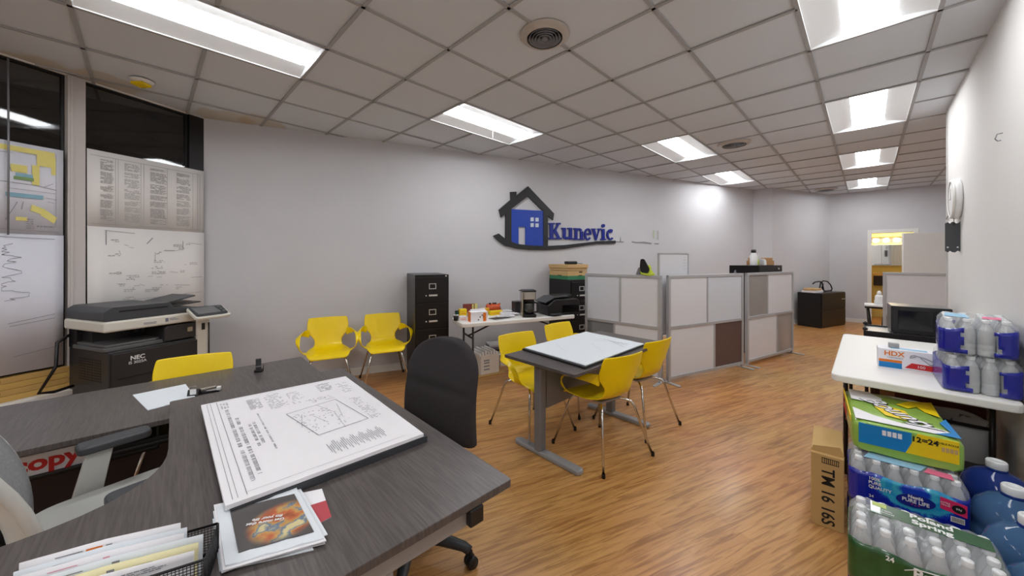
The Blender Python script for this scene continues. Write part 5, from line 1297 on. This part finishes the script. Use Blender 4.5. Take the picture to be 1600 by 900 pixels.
# ================================================================= WATER CASES
def make_bottle():
    m = MB(); prof = [(.001, .002), (.027, .0), (.031, .006), (.031, .03), (.0295, .034), (.031, .038), (.031, .06), (.0295, .064), (.031, .068), (.031, .12), (.029, .135), (.022, .158), (.014, .175), (.0125, .185), (.0125, .19)]
    m.lathe(prof, 14)
    b = m.build('bottle', M_bottle)
    m = MB(); m.lathe([(.0145, .186), (.0150, .188), (.0150, .201), (.0135, .204), (.001, .204)], 12); c = m.build('cap', M_cap, b)
    return b
B0 = make_bottle()
def water_case(label, loc, rot, film, kind, openend=None, nx=6, ny=4, top=True):
    global B0
    t = thing('water_case', label, 'water case', loc, rot)
    t.scale = (1, 1, .93 if kind == 't' else 1.07)
    d = .063
    for i in range(nx):
        for j in range(ny):
            if B0 is not None and B0.parent is None: b = B0; b.parent = t
            else: b = copy_tree(B0, t)
            b.location = ((i - (nx - 1) / 2) * d, (j - (ny - 1) / 2) * d, .002)
            b.rotation_euler = (0, 0, rnd(0, 6))
    hx, hy = nx * d / 2 + .002, ny * d / 2 + .002
    # outline of the pack with a scallop for every bottle
    def outline(grow=0, corner=.031):
        pts = []
        def side(p, q, n, nrm):
            for k in range(n * 4):
                f = (k + .5) / (n * 4); s = .005 * abs(math.sin(f * n * PI))
                pts.append((p[0] + (q[0] - p[0]) * f + nrm[0] * (s + grow), p[1] + (q[1] - p[1]) * f + nrm[1] * (s + grow)))
        c = corner
        def cor(cx, cy, a0):
            for k in range(1, 7): a = R(a0 + 90 * k / 7); pts.append((cx + (c + .005) * math.cos(a), cy + (c + .005) * math.sin(a)))
        side((-hx + c, -hy), (hx - c, -hy), nx, (0, -1)); cor(hx - c, -hy + c, -90); side((hx, -hy + c), (hx, hy - c), ny, (1, 0)); cor(hx - c, hy - c, 0)
        side((hx - c, hy), (-hx + c, hy), nx, (0, 1)); cor(-hx + c, hy - c, 90); side((-hx, hy - c), (-hx, -hy + c), ny, (-1, 0)); cor(-hx + c, -hy + c, 180)
        return pts
    ol = outline(); N = len(ol)
    def fz(k, z):    # crumple
        return z + .004 * math.sin(k * .9) 
    # printed film: long sides, with jagged opening on the short ends when asked
    m = MB()
    ztop = .150
    rows = []
    for zi in range(7):
        z = .006 + (ztop - .006) * zi / 6
        rows.append([Vector((p[0], p[1], z + (.006 * math.sin(k * .45) if zi == 6 else 0))) for k, p in enumerate(ol)])
    vs = [v for r in rows for v in r]; fs = []
    n1 = nx * 4; n2 = ny * 4
    for zi in range(6):
        for k in range(N):
            e1_, e2_ = n1 + 6, 2 * n1 + n2 + 18; ends = (e1_ <= k < e1_ + n2) or (e2_ <= k < e2_ + n2)
            if ends and openend:
                kk = (k - e1_) if k < e1_ + n2 else k - e2_
                f = (kk + .5) / n2; lim = .30 - .11 * abs(math.sin(zi * 1.3))
                if lim < f < 1 - lim + .04: continue
            a, b = zi * N + k, zi * N + (k + 1) % N
            fs.append((a, b, b + N, a + N))
    m.add(vs, fs, 0, True); o = m.build('printed_film', film, t)
    sd = o.modifiers.new('t', 'SOLIDIFY'); sd.thickness = .0012; sd.offset = 1
    # clear shrink film over shoulders and top
    m = MB()
    r1 = [Vector((p[0], p[1], .151 + .006 * math.sin(k * .45))) for k, p in enumerate(ol)]
    r2 = [Vector((p[0] * .985, p[1] * .985, .175)) for p in ol]
    r3 = [Vector((p[0] * .90, p[1] * .87, .203 + .004 * math.sin(k * 1.7))) for k, p in enumerate(ol)]
    r4 = [Vector((p[0] * .5, p[1] * .5, .2085 + .002 * math.sin(k * 2.1))) for k, p in enumerate(ol)]
    m.grid([r1, r2, r3, r4], closed=True); m.f.append(tuple(range(len(m.v) - N, len(m.v)))); m.mi.append(0); m.sm.append(True)
    m.build('shrink_film', M_film, t)
    return t
# pure life pair
def case_text_pure(t):
    y = -.063 * 2 - .0095
    text('100%\nPURE\nQUALITY', .019, M_white, t, (-.125, y, .112), FRONT, name='white_lettering', align='LEFT', bold=.0004)
    text('24', .017, M_white, t, (-.115, y, .05), FRONT, name='white_lettering')
    m = MB(); m.prism([(.03 + .062 * math.cos(R(a)), .085 + .028 * math.sin(R(a)) + .008 * math.cos(R(a))) for a in range(0, 360, 15)], -y - .001, -y + .0012, M=VERT); m.build('navy_oval', M_navy, t)
    text('Nestl\u00e9', .018, M_white, t, (.03, y - .002, .101), FRONT, name='white_lettering', bold=.0006)
    text('PURE LIFE', .021, M_white, t, (.03, y - .002, .083), FRONT, name='white_lettering', bold=.0004, sx=.95)
    text('* \u2022 *', .016, M_pink, t, (.03, y - .002, .067), FRONT, name='pink_lettering')
    m = MB(); m.prism([(.105, .090), (.182, .078), (.182, .128), (.105, .138)], -y - .001, -y + .001, M=VERT); m.build('magenta_flash', M_pink, t)
    m = MB(); m.prism([(.158 + .020 * math.cos(R(a)), .105 + .016 * math.sin(R(a))) for a in range(0, 360, 20)], -y + .001, -y + .0018, M=VERT); m.build('black_seal', M_bk, t)
    text('99\u00a2', .012, M_white, t, (.158, y - .0022, .105), FRONT, name='white_lettering'); text('EXTRA\nVALUE', .009, M_white, t, (.12, y - .002, .113), FRONT, name='white_lettering', align='CENTER')
    m = MB(); m.box(.135, .175, y - .001, y + .001, .048, .070); m.build('barcode_panel', M_white, t)
    m = MB(); [m.box(.139 + .0032 * i, .1405 + .0032 * i, y - .0016, y - .001, .051, .068) for i in range(11)]; m.build('barcode_bars', M_bk, t)
cA = AB(2.635, .124); rA = RROT + R(3)
water_case('blue water bottle case at the bottom, under the one with visible print', v3(cA, 0), rA, M_bluefilm, 'p')
t = water_case('blue printed water case beneath the green paper towel pack', v3(cA, .231), rA, M_pure, 'p'); case_text_pure(t)
m = MB(); m.prism([(-.14, -.10), (.05, -.10), (.09, .0), (-.10, .03)], .2088, .2094); m.build('top_print', mat('soft_blue', srgb(150, 196, 224), .6), t)
m = MB(); m.prism([(.06, -.10), (.15, -.11), (.15, -.05), (.08, -.045)], .2088, .2094); m.build('top_flash', mat('soft_pink', srgb(232, 110, 150), .5), t)
# poland spring pair in front
cB = AB(2.00, .142); rB = RROT + R(1)
water_case('blue water case on floor beneath the green labelled water case', v3(cB, 0), rB, M_bluefilm, 'b')
t = water_case('green labelled spring water case nearest the camera, bottom right', v3(cB, .231), rB, M_polandf, 'g')
y = -.063 * 2 - .0095
text('Poland\nSpring', .044, M_white, t, (.03, y, .098), FRONT, name='white_lettering', bold=.0014, spacing=1.0)
text('24', .022, M_white, t, (-.085, y, .134), FRONT, name='white_lettering', bold=.0005)
m = MB(); m.tube([(-.05, y - .001, .118), (-.02, y - .001, .136), (.03, y - .001, .143), (.08, y - .001, .136), (.11, y - .001, .118)], .0016, 6); m.build('white_arch', M_white, t)
m = MB(); rws = []
m.prism([(-.13, .00), (.17, .01), (.17, .085), (-.13, .09)], .2095, .2102); m.build('top_label', M_polandf, t)
text('Poland\nSpring', .040, M_white, t, (.03, .048, .2106), (0, 0, R(-2)), name='white_lettering', bold=.0012)
text('100%\nnatural', .014, M_white, t, (-.085, .03, .2106), (0, 0, 0), name='white_lettering')
m = MB(); m.prism([(-.125, .058), (-.085, .056), (-.085, .086), (-.125, .088)], .2103, .2107); m.build('lime_patch', mat('lime_patch', srgb(190, 206, 120), .6), t)
# pair on the table, short ends to the camera
cT = AB(3.265, .428)
water_case('lower blue water case on the white table with torn wrap end', v3(cT, RZT + .001), RROT + PI / 2 + R(1), M_bluefilm, 't', True)
t = water_case('upper blue water case on the white table, topmost by the wall', v3(cT + Vector((.0, .0)), RZT + .202), RROT + PI / 2 - R(4), M_bluefilm, 't', True)
m = MB(); m.prism([(-.15, .02), (.05, .03), (.09, .10), (-.10, .11)], .2088, .2094); m.build('top_print', mat('soft_blue', srgb(150, 196, 224), .6), t)
m = MB(); m.prism([(-.14, -.08), (-.02, -.09), (-.01, -.03), (-.12, -.02)], .2088, .2094); m.build('top_flash', mat('soft_pink', srgb(232, 110, 150), .5), t)

# ================================================================= PAPER TOWEL PACK, CARTON
cx_ = thing('cardboard_carton', 'upright cardboard carton marked TM 16 16S beside the water cases', 'box', v3(AB(2.56, -.218)), RROT + R(3))
m = MB(); m.box(0, .135, 0, .42, 0, .39); m.build('carton', M_card, cx_, .003)
text('TM 16 16S', .075, M_bk, cx_, (.068, -.0008, .17), (PI / 2, R(90), 0), name='black_lettering', bold=.001, sx=.92)
m = MB(); m.box(.045, .115, -.0012, 0, .345, .348); m.box(.045, .115, -.0012, 0, .372, .375); m.box(.045, .048, -.0012, 0, .345, .375); [m.box(.055 + .008 * i, .058 + .008 * i, -.0012, 0, .348, .372) for i in range(8)]; m.build('printed_grid', M_bk, cx_)
m = MB(); m.prism([(-.002, .39), (.137, .39), (.12, .44), (.01, .42)], -.03, -.024, M=VERT); m.build('flap', M_card, cx_)

def paper_towels():
    t = thing('paper_towel_pack', 'green wrapped paper towel pack with yellow band on water cases', 'paper towels', v3(AB(2.60, .135), .457), RROT + R(5))
    hx, L, h = .19, .58, .155
    M_g = mat('towel_wrap_green', srgb(150, 190, 84), .3, noise=.3, nscale=9, bump=.8, bscale=30, coat=.4)
    def sect(y, k=1.0, dz=0):
        pts = []
        for i in range(28):
            a = 2 * PI * i / 28; c, s = math.cos(a), math.sin(a)
            pts.append(Vector((hx * k * math.copysign(abs(c) ** .28, c), y, h / 2 + dz + h / 2 * k * math.copysign(abs(s) ** .28, s) + .003 * math.sin(i * 2.3 + y * 20))))
        return pts
    m = MB(); rows = [sect(0, .90), sect(.012, .98), sect(.1), sect(.2, .995), sect(.3), sect(.4, .995), sect(.5), sect(L - .012, .98), sect(L, .9)]
    m.grid(rows, closed=True); m.f.append(tuple(reversed(range(28)))); m.mi.append(0); m.sm.append(False); m.f.append(tuple(range(28 * 8, 28 * 9))); m.mi.append(0); m.sm.append(False)
    # the front band sits on the clear water film so lift slightly
    o = m.build('wrap', M_g, t)
    zt = h + .004
    def patch(name, poly, mt, dz=0):
        m = MB(); m.prism(poly, zt + dz, zt + dz + .0008); return m.build(name, mt, t)
    patch('white_swoosh', [(-.175, .02), (.10, .02), (.175, .05), (.14, .10), (.0, .075), (-.10, .12), (-.175, .20)], M_paper)
    patch('blue_swoosh', [(.10, .02), (.18, .02), (.18, .28), (.145, .20), (.16, .08)], M_bprint, .0002)
    patch('yellow_patch', [(.165, .30), (.18, .56), (.08, .50), (.02, .40), (.06, .36), (.10, .42), (.12, .34)], M_yprint, .0004)
    patch('yellow_burst', [(-.05, .16), (.02, .14), (.05, .20), (.04, .30), (-.04, .34), (-.08, .28)], M_yprint, .0002)
    patch('white_towel_print', [(-.17, .36), (-.06, .34), (-.03, .46), (-.08, .56), (-.17, .56)], M_paper, .0004)
    text('Bounty', .135, M_bk, t, (.005, .245, zt + .0016), (0, 0, R(-58)), name='brand_outline', bold=.006, shear=.2)
    text('Bounty', .135, M_paper, t, (.005, .245, zt + .0030), (0, 0, R(-58)), name='brand_lettering', bold=.001, shear=.2)
    m = MB(); m.box(-.165, .02, -.002, .004, .045, .145); m.build('blue_band', M_bprint, t)
    m = MB(); m.prism([(.0, .045), (.168, .045), (.168, .148), (.04, .148)], -.003, .0028, M=VERT); m.build('yellow_band', M_yprint, t)
    text('12=24', .034, M_bk, t, (.062, -.0038, .12), FRONT, name='black_lettering', bold=.001); text('DOUBLE ROLLS', .011, M_bk, t, (.128, -.0038, .127), FRONT, name='black_lettering')
    m = MB(); [m.box(-.08 + .018 * i, -.066 + .018 * i, -.0035, -.002, .105, .13) for i in range(4)]; m.build('roll_icon', M_paper, t)
    m = MB(); [m.box(.115 + .013 * i, .125 + .013 * i, -.0042, -.003, .09, .11) for i in range(4)]; m.build('roll_icon', M_cardd, t)
    # left end markings
    m = MB(); m.box(-.1945, -.191, .03, .55, .135, .165); m.build('yellow_band', M_yprint, t)
    text('Bounty', .085, M_red, t, (-.195, .40, .09), (PI / 2, 0, -PI / 2), name='red_lettering', bold=.002)
    return t
paper_towels()

# ================================================================= BLUE WATER JUGS, BIN
def make_jug(label, loc, m1):
    t = thing('water_jug', label, 'water jug', loc, rnd(0, 3), 'large blue water jugs by the right wall')
    m = MB(); m.lathe([(.001, .004), (.105, 0), (.122, .012), (.122, .07), (.114, .085), (.122, .10), (.122, .16), (.114, .175), (.122, .19), (.122, .27), (.114, .285), (.122, .30), (.121, .33), (.105, .375), (.07, .41), (.038, .425), (.030, .435), (.030, .455)], 32); m.build('body', m1, t)
    m = MB(); m.lathe([(.033, .438), (.034, .44), (.034, .468), (.031, .473), (.022, .474), (.021, .470), (.001, .470)], 20); m.build('cap', M_cap, t)
    m = MB(); m.lathe([(.0335, .425), (.036, .427), (.036, .437), (.0335, .439)], 20); m.build('neck_ring', M_jugd, t)
    return t
for (a, b, lab, mt) in ((2.88, .447, 'dark blue water jug furthest back, next to the bin', M_jugd), (2.61, .449, 'pale blue water jug, second from the back', M_jug), (2.35, .447, 'pale blue water jug, third from the back at right edge', M_jug), (2.08, .449, 'pale blue water jug nearest the camera at bottom right corner', M_jug)):
    make_jug(lab, v3(AB(a, b)), mt)
bn = thing('waste_bin', 'grey bin with pale liner bag behind the water jugs', 'bin', v3(AB(3.42, .335)), 0)
m = MB(); m.lathe([(.001, .005), (.15, .005), (.185, .47), (.19, .475), (.18, .475), (.145, .012), (.001, .012)], 32); m.build('bin_body', mat('bin_grey', srgb(110, 112, 116), .45), bn)
m = MB(); rws = []
for r, z in ((.182, .30), (.192, .36), (.196, .42), (.199, .478), (.194, .492), (.180, .485), (.172, .42), (.165, .30)): rws.append([Vector(((r + .004 * math.sin(7 * a + z * 40)) * math.cos(a), (r + .004 * math.sin(7 * a + z * 40)) * math.sin(a), z + .006 * math.sin(5 * a))) for a in [2 * PI * k / 48 for k in range(48)]])
m.grid(rws, closed=True); m.build('liner_bag', M_bag, bn)

# ================================================================= RIGHT WALL FITTINGS
def RWP(a, off=0): return AB(a, .575 - off)
t = thing('wall_clock', 'round white wall clock seen nearly edge on, on right wall', 'clock', v3(RWP(4.93, .001), 1.965), RROT)
MX = Matrix.Rotation(R(-90), 4, 'Y')      # lathe axis towards -x (into the room)
m = MB(); m.lathe([(.001, 0), (.165, 0), (.175, .012), (.175, .035), (.165, .045), (.155, .048), (.001, .05)], 40, M=MX); m.build('clock_body', M_white, t)
m = MB(); m.lathe([(.145, .051), (.155, .058), (.168, .052), (.17, .044)], 40, M=MX); m.build('rim', M_trim, t)
m = MB(); m.box(-.054, -.051, -.003, .003, 0, .09); m.box(-.054, -.051, -.003, .06, -.003, .003); m.build('clock_hand', M_inkf, t)
t = thing('wire_hook', 'thin white wire reaching from clock to the wall corner', 'wire', v3(RWP(5.2, .006), 1.90), RROT)
m = MB(); m.tube([(-.02, -.08, .045), (-.012, .05, .015), (-.004, .22, -.03), (-.004, .40, -.06)], .005, 6); m.build('wire', M_inkf, t)
t = thing('wall_bracket', 'dark grey metal bracket plate hanging below the wall clock', 'bracket', v3(RWP(4.90, .002), 1.45 + .0), RROT)
bp_ = [(0, .155), (-.010, .140), (-.024, .135), (-.034, .148), (-.046, .150), (-.058, .135), (-.07, .150), (-.085, .14), (-.085, -.10), (-.07, -.115), (-.058, -.10), (-.045, -.112), (-.03, -.115), (-.014, -.10), (0, -.11)]
m = MB(); m.prism(bp_, -.004, .004, M=Matrix.Translation((0, 0, .165)) @ VERT); m.build('plate', M_dgrey, t)
m = MB(); [m.lathe([(.001, -.0052), (.006, -.0052), (.006, .0052), (.001, .0052)], 10, M=Matrix.Translation((x, 0, .095)) @ Matrix.Rotation(PI / 2, 4, 'X')) for x in (-.015, -.07)]; m.build('screw', M_cap, t)
m = MB(); m.tube([(-.035, 0, .30), (-.035, 0, .36), (-.02, 0, .46)], .002, 6); m.build('hanging_wire', M_blkp, t)
m = MB(); m.box(-.042, -.028, -.006, .006, .285, .305); m.build('clip', M_blkp, t)
t = thing('wall_hook', 'tiny metal hook high on the right wall', 'hook', v3(RWP(3.55, .002), 2.16), RROT)
m = MB(); m.tube([(0, 0, .03), (-.02, 0, .028), (-.028, 0, .0), (-.018, 0, -.014), (-.006, 0, -.012)], .003, 6); m.build('hook', M_greym, t)
if B0.parent is None: bpy.data.objects.remove(B0)
